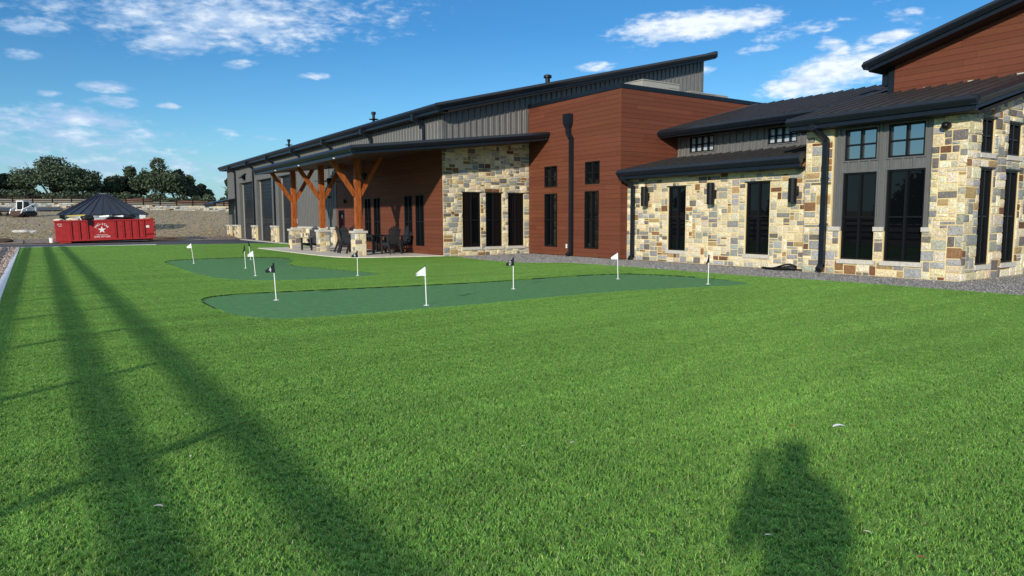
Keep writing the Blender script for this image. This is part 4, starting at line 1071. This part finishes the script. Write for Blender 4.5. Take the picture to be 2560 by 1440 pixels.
# raised ground behind the wall
mb = MB()
xs2 = [-80 + 5 * i for i in range(32)]; ys2 = [107.72, 112, 120, 135, 160, 200]
for y in ys2:
    for x in xs2: mb.v.append((x, y, ugz(x, y)))
n = len(xs2)
for j in range(len(ys2) - 1):
    for i in range(n - 1): mb.f.append((j * n + i, j * n + i + 1, (j + 1) * n + i + 1, (j + 1) * n + i)); mb.m.append(0); mb.c.append((1, 1, 1))
tag(mb.build('upper_ground', 'field', recalc=False), kind='structure')

# near fence out of frame on the left: its rails and posts throw the long shadows on the lawn
NF = thing('paddock_fence', 'four board paddock fence running along the left of the lawn, out of frame', 'fence', (-2.4, 20, 0), org=True)
for k in range(-4, 17):
    y = 6.2 + 3.1 * k; mb = MB(); mb.box(-2.53, -2.43, y - .05, y + .05, 0, 1.52); mb.build('post', 'fence', NF)
for h in (.36, .72, 1.09, 1.41):
    mb = MB(); mb.box(-2.415, -2.375, -6.4, 50.6, h - .07, h + .07); mb.build('rail', 'fence', NF)

# ------------------------------------------------------------------ trees
def tree(x, y, h, w, lab, seed, cat='tree', dens=1., lobes=11, zb=None, low=.12, dark=1.):
    rr = random.Random(seed); z0 = ugz(x, y) - .1 if y > 107 and zb is None else (zb or 0)
    t = thing('oak_tree', lab, cat, (x, y, z0), 0, 'live oaks along the hilltop', org=True)
    mb = MB(); n = rr.choice((1, 2, 2, 3))
    tips = []
    for k in range(n):
        bx = x + rr.uniform(-.3, .3) * n; pts = [(bx, y, z0 - .2)]; rad = [.24 * h / 8]
        a = rr.uniform(0, 2 * PI); sp = w * .16
        for q in range(1, 4):
            pts.append((bx + math.cos(a) * sp * q / 3 + rr.uniform(-.15, .15), y + math.sin(a) * sp * q / 3, z0 + h * .16 * q)); rad.append(.24 * h / 8 * (1 - q * .2))
        mb.tube(pts, rad, 7); e = Vector(pts[-1])
        for m in range(4):
            aa = rr.uniform(0, 2 * PI); L_ = w * rr.uniform(.18, .34)
            p2 = e + Vector((math.cos(aa) * L_ * .5, math.sin(aa) * L_ * .5, h * .12)); p3 = e + Vector((math.cos(aa) * L_, math.sin(aa) * L_, h * rr.uniform(.15, .32)))
            mb.tube([e - Vector((0, 0, h * .1)), p2, p3], [.12 * h / 8, .07 * h / 8, .02], 5); tips.append(p3)
    mb.build('trunk', 'bark', t, smooth=True)
    L = []
    for k in range(lobes):
        a = rr.uniform(0, 2 * PI); q = math.sqrt(rr.random())
        lx_ = math.cos(a) * q * w * .38; ly_ = math.sin(a) * q * w * .34
        zc_ = h * (low + (.80 - low) * (1 - q ** 2 * .55) * rr.uniform(.45, 1.))
        L.append((x + lx_, y + ly_, z0 + zc_, w * rr.uniform(.13, .21), h * rr.uniform(.15, .24)))
    L.append((x, y, z0 + h * .82, w * .15, h * .17))
    mb = MB(); N_ = int(9500 * dens)
    tot = sum(l[3] for l in L)
    for (cx_, cy_, cz_, rx, rz_) in L:
        for _ in range(int(N_ * rx / tot)):
            d = Vector((rr.gauss(0, 1), rr.gauss(0, 1), rr.gauss(0, 1))).normalized(); r_ = rr.uniform(.35, 1.0) ** .6 * (1 + .25 * noise.noise(d * 2.2 + Vector((seed, cx_, 0))))
            if rr.random() < .08: r_ *= 1.2
            p = Vector((cx_ + d.x * rx * r_, cy_ + d.y * rx * r_, cz_ + d.z * rz_ * r_))
            if p.z < z0 + .15: continue
            s = rr.uniform(.13, .30); u = Vector((rr.gauss(0, 1), rr.gauss(0, 1), rr.gauss(0, .8))).normalized(); v = u.cross(Vector((rr.gauss(0, 1), rr.gauss(0, 1), rr.gauss(0, 1)))).normalized()
            k = rr.uniform(.55, 1.5) * dark; c = (k, k * rr.uniform(.92, 1.1), k * rr.uniform(.8, 1.1))
            mb.face([p - u * s, p - v * s * .6, p + u * s, p + v * s * .6], 0, c)
    mb.build('crown', 'leaf', t, recalc=False)
    return t
TR = [(2.4, 142, 8.3, 14.5, 'widest dark oak, its crown behind the left half of the fence', 16, 18),
 (-4.2, 150, 5.6, 9, 'low oak at the left picture edge beyond the fence', 2, 9),
 (6.4, 150, 6.9, 9, 'oak filling the right side of the widest crown', 3, 10),
 (11.2, 146, 5.4, 4.2, 'small round oak standing between the two big crowns', 4, 7),
 (18.6, 142, 9.0, 9.5, 'tallest oak of the hilltop, upper crown in the middle group', 15, 15),
 (14.6, 148, 7.6, 7, 'ragged oak on the left shoulder of the tallest one', 6, 10),
 (22.2, 144, 7.2, 7.5, 'dense oak on the right shoulder of the tallest one', 7, 11),
 (27.2, 150, 4.9, 5.2, 'low pale oak between the tallest group and the building', 8, 8),
 (31.6, 146, 5.9, 5.6, 'oak half hidden behind the garage end of the building', 9, 9),
 (11.0, 156, 4.0, 7, 'low scrub oak behind the conical tank roof', 10, 8),
 (38, 152, 5.5, 7, 'oak mostly behind the garage roof end', 13, 7),
 (-10, 146, 7.5, 11, 'oak out of frame left of the hilltop', 14, 9)]
for x, y, h, w, lab, sd, lb in TR: tree(x, y, h - 1.1, w, lab, sd, lobes=lb)
# undergrowth below the crowns
def shrubs():
    rr = random.Random(77); mb = MB()
    for k in range(46):
        x = -24 + k * 1.45 + rr.uniform(-.6, .6); y = rr.uniform(134, 140); z0 = ugz(x, y) - .1; rx = rr.uniform(1.0, 1.9); rz_ = rr.uniform(.5, 1.15)
        for _ in range(600):
            d = Vector((rr.gauss(0, 1), rr.gauss(0, 1), abs(rr.gauss(0, 1)))).normalized(); r_ = rr.uniform(.4, 1)
            p = Vector((x + d.x * rx * r_, y + d.y * rx * r_, z0 + d.z * rz_ * r_ * 1.4)); s = rr.uniform(.1, .22)
            u = Vector((rr.gauss(0, 1), rr.gauss(0, 1), rr.gauss(0, 1))).normalized(); v = u.cross(Vector((rr.gauss(0, 1), rr.gauss(0, 1), 1))).normalized(); q = rr.uniform(.6, 1.6)
            mb.face([p - u * s, p - v * s, p + u * s, p + v * s], 0, (q, q, q))
    tag(mb.build('undergrowth', 'leaf', recalc=False), 'continuous dark scrub below the hilltop oaks', 'scrub', kind='stuff')
shrubs()
# trees left of the lawn, out of frame: they stand in the window reflections
for i, (x, y, h, w) in enumerate(((-26, 30, 6.2, 9), (-30, 46, 5.6, 8), (-24, 16, 5.0, 7), (-34, 62, 6.5, 10), (-28, 4, 5.5, 8))):
    tree(x, y, h, w, 'oak out of frame to the left, seen only in the window glass', 40 + i, dens=.6, zb=0)
    COL.objects[-1]
for o in COL.objects:
    if o.get('label') == 'oak out of frame to the left, seen only in the window glass': o['group'] = 'oaks standing left of the lawn out of frame'
# soil mounds
for x, y, sx, sz, m, lab in ((13.6, 128, 2.2, .55, 'red_soil', 'reddish soil mound beyond the fence right of the tank roof'), (22.2, 128, 3.2, .5, 'red_soil', 'longer reddish soil mound beyond the fence before the tallest oak'), (27, 127, 3.0, .35, 'red_soil', 'low reddish soil mound nearest the garage end')):
    blob('soil_mound', m, (x, y, ugz(x, y) + .05), sx, 1.2, sz, lab, 'mound', x, .25, group='soil mounds beyond the fence')
blob('soil_mound', 'orange', (8.6, 62.6, .0), 1.5, .7, .26, 'orange gravelly dirt pile at the right end of the dumpster', 'mound', 3, .3)
blob('rubble_heap', 'cap', (-1.0, 71.5, gz(-1, 71.5) + .0), .75, .5, .2, 'white broken rock heap on the field left of the dumpster', 'rubble', 6, .5)
blob('rubble_heap', 'rust', (-2.3, 62.6, .02), 1.0, .5, .28, 'brown branch and rubble debris at the left edge beside the road', 'rubble', 8, .5)
t = thing('white_bucket', 'white pail on the grass touching the left end of the dumpster', 'bucket', (.75, 61.2, .0), org=True)
mb = MB(); mb.lathe([(.14, .0), (.17, .36), (.18, .37), (.15, .37), (.13, .03)], .75, 61.2, 14); mb.build('pail', 'white', t)

# field tufts
def tufts():
    rr = random.Random(4); mb = MB()
    for _ in range(11000):
        y = 62.5 + 44 * rr.random() ** 1.3; x = rr.uniform(-8 - (y - 60) * .1, 14 + (y - 60) * .3)
        if y < 68 and abs(x - 4) < 3.6: continue
        if x > 13.9 and y < 68.5: continue
        z = gz(x, y) - .04; h = rr.uniform(.025, .08); w = rr.uniform(.05, .14); a = rr.uniform(0, PI)
        gn = noise.noise(Vector((x * .25, y * .18, 3))) + (.25 if y < 72 and x < 1 else 0)
        c = (.82, .9, .66) if gn > .12 else (1.0, .95, .88); k = rr.uniform(.8, 1.1); c = tuple(q * k for q in c)
        if rr.random() < .06: c = (.5, .55, .35)
        ux, uy = math.cos(a) * w, math.sin(a) * w
        mb.face([(x - ux, y - uy, z), (x + ux, y + uy, z), (x + ux * .4 + rr.uniform(-.05, .05), y + uy * .4, z + h), (x - ux * .5, y - uy * .5, z + h * .8)], 0, c)
    tag(mb.build('dry_grass', 'drydeck', recalc=False), 'dry brownish grass tufts over the sloping field', 'dry grass', kind='stuff')
tufts()
# loose stones : gravel bed and dirt strip
def pebbles(name, n, fn, s0, s1, lab, seed, mats):
    rr = random.Random(seed); mb = MB()
    for _ in range(n):
        x, y = fn(rr); s = rr.uniform(s0, s1); z = 0
        P0 = Vector((x, y, z + s * .25)); V = []
        for d in ((1, 0, 0), (0, 1, 0), (-1, 0, 0), (0, -1, 0), (0, 0, .8), (0, 0, -.5)):
            V.append(P0 + Vector(d) * s * rr.uniform(.6, 1.2) + Vector((rr.uniform(-.2, .2), rr.uniform(-.2, .2), 0)) * s)
        i = len(mb.v); mb.v += [tuple(v) for v in V]; k = rr.uniform(.5, 1.4); c = (k, k, k * 1.04)
        if rr.random() < .003: c = (3.2, 3.1, 3)
        for f in ((0, 1, 4), (1, 2, 4), (2, 3, 4), (3, 0, 4)): mb.f.append(tuple(i + q for q in f)); mb.m.append(0); mb.c.append(c)
    tag(mb.build(name, mats, recalc=False), lab, 'gravel', kind='stuff')
MT['peb'] = mat('grey_pebbles', (.25, .24, .22), .9, attr=True)
MT['peb2'] = mat('tan_pebbles', (.34, .27, .23), .9, attr=True)
def gp(rr):
    while True:
        y = rr.uniform(5.2, 26.5); x = rr.uniform(14.2, 23)
        if pip(x, y, LAWN) or (x > 18.9 and y > 8.15) or x > 12 + y * 1.6: continue
        return x, y
pebbles('gravel_stones', 30000, gp, .008, .024, 'dark grey crushed gravel along the foot of the building', 3, 'peb')
pebbles('rubble_stones', 9000, lambda rr: (-1.0 - rr.random() ** 1.5 * 7, rr.uniform(14, 52)), .02, .09, 'pale broken stones in the dirt strip left of the kerb', 4, 'peb2')

# ------------------------------------------------------------------ litter on the turf
def leaf(x, y, s, m, lab, rz, curl=.5):
    mb = MB(); n = 8
    for i in range(n):
        u0, u1 = -1 + 2 * i / n, -1 + 2 * (i + 1) / n
        w0, w1 = .38 * math.sqrt(max(0, 1 - u0 * u0)) * s, .38 * math.sqrt(max(0, 1 - u1 * u1)) * s
        z0_, z1_ = .036 + curl * s * (1 - u0 * u0) * .5, .036 + curl * s * (1 - u1 * u1) * .5
        for sg in (-1, 1):
            mb.face([(u0 * s, 0, z0_), (u1 * s, 0, z1_), (u1 * s, sg * w1, z1_ + .18 * w1), (u0 * s, sg * w0, z0_ + .18 * w0)])
    o = mb.build('fallen_leaf', m, recalc=False); o.location = (x, y, 0); o.rotation_euler = (0, 0, rz)
    return tag(o, lab, 'leaf', 'dry leaves lying on the turf')
leaf(4.95, 2.9, .055, 'white', 'large white curled leaf right of the head of the photographer shadow', -.6)
leaf(4.67, 3.11, .03, 'leafbrown', 'small brown leaf just beyond the head of the photographer shadow', -.4)
leaf(2.94, 2.07, .02, 'leafpale', 'small pale leaf inside the body of the photographer shadow', -.7)
leaf(3.33, 1.52, .024, 'leafbrown', 'brown and cream leaf at the bottom of the photographer shadow', -.6)
leaf(.46, 4.21, .03, 'leafpale', 'pale leaf alone at the lower left of the lawn', -.5)
leaf(3.38, 1.81, .02, 'leafpale', 'thin pale leaf at the right edge of the photographer shadow', -1.2)
leaf(3.05, 3.76, .022, 'leafpale', 'cream leaf alone near the middle of the foreground turf', -.5)
leaf(2.72, 3.9, .016, 'leafpale', 'tiny cream leaf left of the one in the middle foreground', -.3)

rr = random.Random(23)
for k in range(14):
    x = rr.uniform(.5, 11); y = rr.uniform(4.5, 10.5)
    leaf(x, y, rr.uniform(.012, .02), 'leafpale', 'tiny pale leaf fragment scattered on the open turf', rr.uniform(0, 3))['group'] = 'tiny leaf fragments scattered on the turf'
# ------------------------------------------------------------------ the photographer (stands behind the lens; only the shadow shows)
def person():
    vd = Vector((.556, .83, 0)).normalized(); sd = Vector((vd.y, -vd.x, 0))
    base = -vd * .34 + sd * .05
    def W(f, s, z): p = base + vd * f + sd * s; return (p.x, p.y, z)
    J = [W(0, 0, 1.0), W(0, 0, 1.22), W(0, 0, 1.44), W(.0, 0, 1.58), W(.02, 0, 1.64), W(.03, 0, 1.73), W(.03, 0, 1.80),
         W(0, -.19, 1.47), W(.03, -.33, 1.22), W(.23, -.17, 1.47), W(.30, -.12, 1.53),
         W(0, .17, 1.46), W(.03, .24, 1.21), W(.23, .05, 1.45), W(.30, -.01, 1.52),
         W(0, -.10, .90), W(.02, -.12, .50), W(0, -.13, .09), W(.13, -.14, .04),
         W(0, .10, .90), W(.02, .12, .50), W(0, .13, .09), W(.13, .14, .04)]
    Rr = [.16, .16, .165, .08, .085, .125, .105, .09, .075, .055, .045, .09, .075, .055, .045, .105, .07, .05, .04, .105, .07, .05, .04]
    E_ = [(0, 1), (1, 2), (2, 3), (3, 4), (4, 5), (5, 6), (2, 7), (7, 8), (8, 9), (9, 10), (2, 11), (11, 12), (12, 13), (13, 14), (0, 15), (15, 16), (16, 17), (17, 18), (0, 19), (19, 20), (20, 21), (21, 22)]
    # fingers of both hands closing round the phone
    for hand, sg, s0 in ((10, -1, -.14), (14, 1, -.01)):
        for k in range(4):
            a = len(J); z = 1.505 + k * .022; ln = (.055, .065, .062, .05)[k]
            J.append(W(.335, s0 - sg * -.005, z)); J.append(W(.335 + .012, s0 - sg * ln * .5, z + .004)); Rr += [.009, .0075]; E_ += [(hand, a), (a, a + 1)]
        a = len(J); J.append(W(.30, s0 - sg * .02, 1.56)); Rr.append(.010); E_.append((hand, a))
    t = thing('person', 'person in navy shirt and jeans holding up a phone behind the camera', 'person', tuple(base), org=True)
    me = bpy.data.meshes.new('body'); me.from_pydata([Vector(p) - base for p in J], E_, [])
    o = bpy.data.objects.new('body', me); COL.objects.link(o); o.parent = t; o['_o'] = tuple(base)
    m = o.modifiers.new('skin', 'SKIN'); m.use_smooth_shade = True
    for v, r_ in zip(me.skin_vertices[0].data if me.skin_vertices else [], Rr): v.radius = (r_, r_)
    if not me.skin_vertices:
        bm = bmesh.new(); bm.from_mesh(me); lay = bm.verts.layers.skin.verify()
        for v, r_ in zip(bm.verts, Rr): v[lay].radius = (r_, r_)
        bm.verts.ensure_lookup_table(); bm.verts[0][lay].use_root = True; bm.to_mesh(me); bm.free()
    s = o.modifiers.new('sub', 'SUBSURF'); s.levels = 1; s.render_levels = 2
    dg = bpy.context.evaluated_depsgraph_get(); me2 = bpy.data.meshes.new_from_object(o.evaluated_get(dg)); o.modifiers.clear(); o.data = me2
    for k in ('shirt', 'jeans', 'skin', 'hair'): me2.materials.append(MT[k])
    for p in me2.polygons:
        c = p.center + base; rel = c - base; f = rel.dot(vd); s_ = abs(rel.dot(sd))
        if c.z > 1.58 and f < .2: p.material_index = 3 if (c.z > 1.77 or f < .0) else 2
        elif c.z < .98 and f < .2: p.material_index = 1 if c.z > .1 else 3
        elif f > .16: p.material_index = 2
        else: p.material_index = 0
        p.use_smooth = True
    ph = MB(); a = Vector((0, 0, 1.62)) - vd * .045 
    A = [a + sd * x + Vector((0, 0, z)) for x, z in ((-.13, -.06), (.02, -.06), (.02, .02), (-.13, .02))]
    ph.prism(A, [q - vd * .009 for q in A]); ob = ph.build('phone', 'black'); tag(ob, 'black phone held level in two hands behind the camera', 'phone')
person()

# ================================================================== camera
cam = bpy.data.cameras.new('Camera'); co = bpy.data.objects.new('Camera', cam); COL.objects.link(co)
f_px = 1746.4; cam.sensor_width = 36; cam.sensor_fit = 'HORIZONTAL'; cam.lens = f_px / 2560 * 36; cam.clip_start = .02; cam.clip_end = 5000
Rw = ((0.8286752, -0.0589634, 0.5566154), (-0.5597119, -0.0793516, 0.8248793), (-0.0044694, -0.9951013, -0.0987592))  # world rows; columns: image right, image down, forward
Mx = Matrix(((Rw[0][0], -Rw[0][1], -Rw[0][2], 0), (Rw[1][0], -Rw[1][1], -Rw[1][2], 0), (Rw[2][0], -Rw[2][1], -Rw[2][2], 1.62), (0, 0, 0, 1)))
co.matrix_world = Mx; SCN.camera = co

# ================================================================== light
SUN_AZ = math.radians(35.2 + 180); EL = math.radians(17.6)
sd = Vector((math.cos(EL) * math.cos(SUN_AZ), math.cos(EL) * math.sin(SUN_AZ), math.sin(EL)))
sl = bpy.data.lights.new('Sun', 'SUN'); sl.energy = 3.1; sl.angle = math.radians(1.35); sl.color = (1, .90, .76)
so = bpy.data.objects.new('Sun', sl); COL.objects.link(so); so.rotation_euler = sd.to_track_quat('Z', 'Y').to_euler()

wd = bpy.data.worlds.new('World'); SCN.world = wd; wd.use_nodes = True
N = wd.node_tree.nodes; L = wd.node_tree.links; N.clear()
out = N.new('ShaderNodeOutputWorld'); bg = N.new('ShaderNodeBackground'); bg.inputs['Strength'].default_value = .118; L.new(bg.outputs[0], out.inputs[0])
sky = N.new('ShaderNodeTexSky'); sky.sky_type = 'NISHITA'; sky.sun_disc = False; sky.sun_elevation = EL; sky.sun_rotation = math.atan2(sd.x, sd.y); sky.air_density = 1.0; sky.dust_density = .35; sky.ozone_density = 1.6; sky.altitude = 300
tc = N.new('ShaderNodeTexCoord'); sx = N.new('ShaderNodeSeparateXYZ'); L.new(tc.outputs['Generated'], sx.inputs[0])
def mth(op, a, b=None, c=None, clamp=False):
    n = N.new('ShaderNodeMath'); n.operation = op; n.use_clamp = clamp
    for i, v in enumerate((a, b, c)):
        if v is None: continue
        if isinstance(v, (int, float)): n.inputs[i].default_value = v
        else: L.new(v, n.inputs[i])
    return n.outputs[0]
az = mth('ARCTAN2', sx.outputs[0], sx.outputs[1]); el = mth('ARCSINE', sx.outputs[2])
CL = [(0.20,0.262,0.30,0.045,0.03,.80),(0.03,0.102,0.15,0.034,-0.05,.84),(0.10,0.066,0.20,0.018,-0.03,.80),(0.30,0.245,0.12,0.018,0.12,.78),(0.02,0.262,0.07,0.02,0.1,.8),(0.2086,0.2493,0.1767,0.0401,0.048,1.00),(0.1616,0.2211,0.0672,0.0229,0.159,0.90),(0.0142,0.2210,0.0444,0.0126,0.077,0.90),(-0.0036,0.1888,0.0256,0.0080,0.016,0.80),
(0.0787,0.1609,0.0322,0.0080,0.017,1.00),(0.0864,0.1437,0.0368,0.0080,0.015,0.90),(0.1453,0.1431,0.0164,0.0046,-0.008,0.90),(0.0187,0.1489,0.0149,0.0052,0.052,0.80),
(0.0567,0.1222,0.0563,0.0149,-0.081,1.10),(0.0525,0.1085,0.0973,0.0258,-0.068,0.60),(0.0990,0.0963,0.0396,0.0080,-0.023,0.70),(0.0549,0.0702,0.0930,0.0103,0.010,0.60),
(0.2096,0.1137,0.0255,0.0103,-0.091,0.70),(0.2314,0.1995,0.0250,0.0069,0.116,1.00),(0.3252,0.1895,0.0264,0.0052,0.025,1.00),(0.2671,0.1357,0.0160,0.0057,-0.020,0.40),
(0.1658,0.0880,0.0268,0.0057,-0.127,0.70),(0.2587,0.1078,0.0271,0.0034,-0.071,0.70),(0.8394,0.2522,0.1180,0.0195,0.026,1.20),(0.8154,0.2521,0.0677,0.0160,0.331,1.00),
(0.7129,0.2055,0.0337,0.0080,0.017,0.90),(0.9736,0.2351,0.0689,0.0115,0.096,0.75),(0.9170,0.2165,0.0348,0.0080,0.007,0.70),(1.0125,0.1810,0.0877,0.0275,0.259,1.15),
(1.0802,0.2163,0.0307,0.0080,0.104,1.10),(0.8328,0.1955,0.0418,0.0126,-0.014,0.90),(1.0344,0.1970,0.0531,0.0172,-0.611,0.90),(1.0961,0.2392,0.0436,0.0172,-0.432,0.55),(1.1027,0.2432,0.0142,0.0057,-0.195,0.90)]
acc = None
for (ca, ce, l, w, t, amp) in CL:
    dA = mth('SUBTRACT', az, ca); dE = mth('SUBTRACT', el, ce); c, s = math.cos(t), math.sin(t)
    u = mth('ADD', mth('MULTIPLY', dA, c / l), mth('MULTIPLY', dE, s / l)); v = mth('ADD', mth('MULTIPLY', dA, -s / w), mth('MULTIPLY', dE, c / w))
    q = mth('ADD', mth('MULTIPLY', u, u), mth('MULTIPLY', v, v))
    m_ = mth('MULTIPLY', mth('MAXIMUM', mth('SUBTRACT', 1.0, mth('MULTIPLY', q, .55)), 0.0), amp)
    acc = m_ if acc is None else mth('MAXIMUM', acc, m_)
hi = N.new('ShaderNodeMapRange'); hi.inputs[1].default_value = .40; hi.inputs[2].default_value = .70; hi.inputs[4].default_value = .95; L.new(el, hi.inputs[0]); acc = mth('MAXIMUM', acc, hi.outputs[0])  # cloud veil high above the view, added to raise white fill light
# noise on the sky dome, stretched sideways
cb = N.new('ShaderNodeCombineXYZ'); L.new(mth('MULTIPLY', az, 1.), cb.inputs[0]); L.new(mth('MULTIPLY', el, 2.6), cb.inputs[1])
n1 = N.new('ShaderNodeTexNoise'); n1.inputs['Scale'].default_value = 22; n1.inputs['Detail'].default_value = 9; n1.inputs['Roughness'].default_value = .62; n1.inputs['Distortion'].default_value = .25
L.new(cb.outputs[0], n1.inputs['Vector'])
n2 = N.new('ShaderNodeTexNoise'); n2.inputs['Scale'].default_value = 75; n2.inputs['Detail'].default_value = 6; L.new(cb.outputs[0], n2.inputs['Vector'])
nz = mth('ADD', mth('MULTIPLY', n1.outputs[0], 1.05), mth('MULTIPLY', n2.outputs[0], .55))
den = mth('ADD', mth('MULTIPLY', acc, .72), mth('SUBTRACT', nz, 1.17))
mr = N.new('ShaderNodeMapRange'); mr.interpolation_type = 'SMOOTHSTEP'; mr.inputs[1].default_value = -.08; mr.inputs[2].default_value = .47; L.new(den, mr.inputs[0])
fac = mth('MULTIPLY', mr.outputs[0], .95)
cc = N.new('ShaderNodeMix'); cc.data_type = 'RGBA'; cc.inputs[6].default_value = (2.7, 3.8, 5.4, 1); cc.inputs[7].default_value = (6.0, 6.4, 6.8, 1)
rg = N.new('ShaderNodeMapRange'); rg.inputs[1].default_value = .35; rg.inputs[2].default_value = .65
n3 = N.new('ShaderNodeTexNoise'); n3.inputs['Scale'].default_value = 30; n3.inputs['Detail'].default_value = 5
mp = N.new('ShaderNodeMapping'); mp.inputs['Location'].default_value = (0.0, .02, 3); L.new(cb.outputs[0], mp.inputs[0]); L.new(mp.outputs[0], n3.inputs['Vector'])
azr = N.new('ShaderNodeMapRange'); azr.inputs[1].default_value = .1; azr.inputs[2].default_value = .8; azr.inputs[3].default_value = -.12; azr.inputs[4].default_value = .12; L.new(az, azr.inputs[0])
L.new(mth('ADD', n3.outputs[0], azr.outputs[0]), rg.inputs[0]); L.new(rg.outputs[0], cc.inputs[0])
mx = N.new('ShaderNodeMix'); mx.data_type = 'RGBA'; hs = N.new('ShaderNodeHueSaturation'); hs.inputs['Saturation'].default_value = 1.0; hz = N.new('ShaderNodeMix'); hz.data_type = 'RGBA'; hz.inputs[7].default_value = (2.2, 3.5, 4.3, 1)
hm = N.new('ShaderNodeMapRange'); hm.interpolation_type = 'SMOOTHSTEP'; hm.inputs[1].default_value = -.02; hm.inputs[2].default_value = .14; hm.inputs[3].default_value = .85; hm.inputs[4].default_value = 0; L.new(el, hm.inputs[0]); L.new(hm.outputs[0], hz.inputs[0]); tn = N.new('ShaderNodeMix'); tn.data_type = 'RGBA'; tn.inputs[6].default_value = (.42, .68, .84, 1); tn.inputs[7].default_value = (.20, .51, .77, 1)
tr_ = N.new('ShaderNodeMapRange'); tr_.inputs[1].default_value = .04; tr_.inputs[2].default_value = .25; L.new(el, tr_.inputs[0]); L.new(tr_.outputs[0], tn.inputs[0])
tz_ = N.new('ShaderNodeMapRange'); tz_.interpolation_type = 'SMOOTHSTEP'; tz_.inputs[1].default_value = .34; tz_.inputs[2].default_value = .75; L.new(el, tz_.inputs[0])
t2 = N.new('ShaderNodeMix'); t2.data_type = 'RGBA'; L.new(tz_.outputs[0], t2.inputs[0]); L.new(tn.outputs[2], t2.inputs[6]); t2.inputs[7].default_value = (.95, 1.0, 1.0, 1); tn = t2  # sky tint fades out above the view, added to brighten the shadow fill
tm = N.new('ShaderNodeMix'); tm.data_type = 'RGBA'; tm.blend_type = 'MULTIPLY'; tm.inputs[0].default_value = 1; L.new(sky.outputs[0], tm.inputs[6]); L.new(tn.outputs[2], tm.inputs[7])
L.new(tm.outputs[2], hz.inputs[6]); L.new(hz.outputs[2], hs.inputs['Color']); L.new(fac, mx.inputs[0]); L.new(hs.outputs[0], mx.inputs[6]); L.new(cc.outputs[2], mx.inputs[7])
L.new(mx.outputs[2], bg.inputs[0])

SCN.view_settings.view_transform = 'Standard'; SCN.view_settings.look = 'None'; SCN.view_settings.gamma = 1; SCN.view_settings.exposure = .46
SCN.render.engine = 'CYCLES'
SCN.render.resolution_x = 1024; SCN.render.resolution_y = 576
for o in bpy.data.objects:
    if '_o' in o: del o['_o']
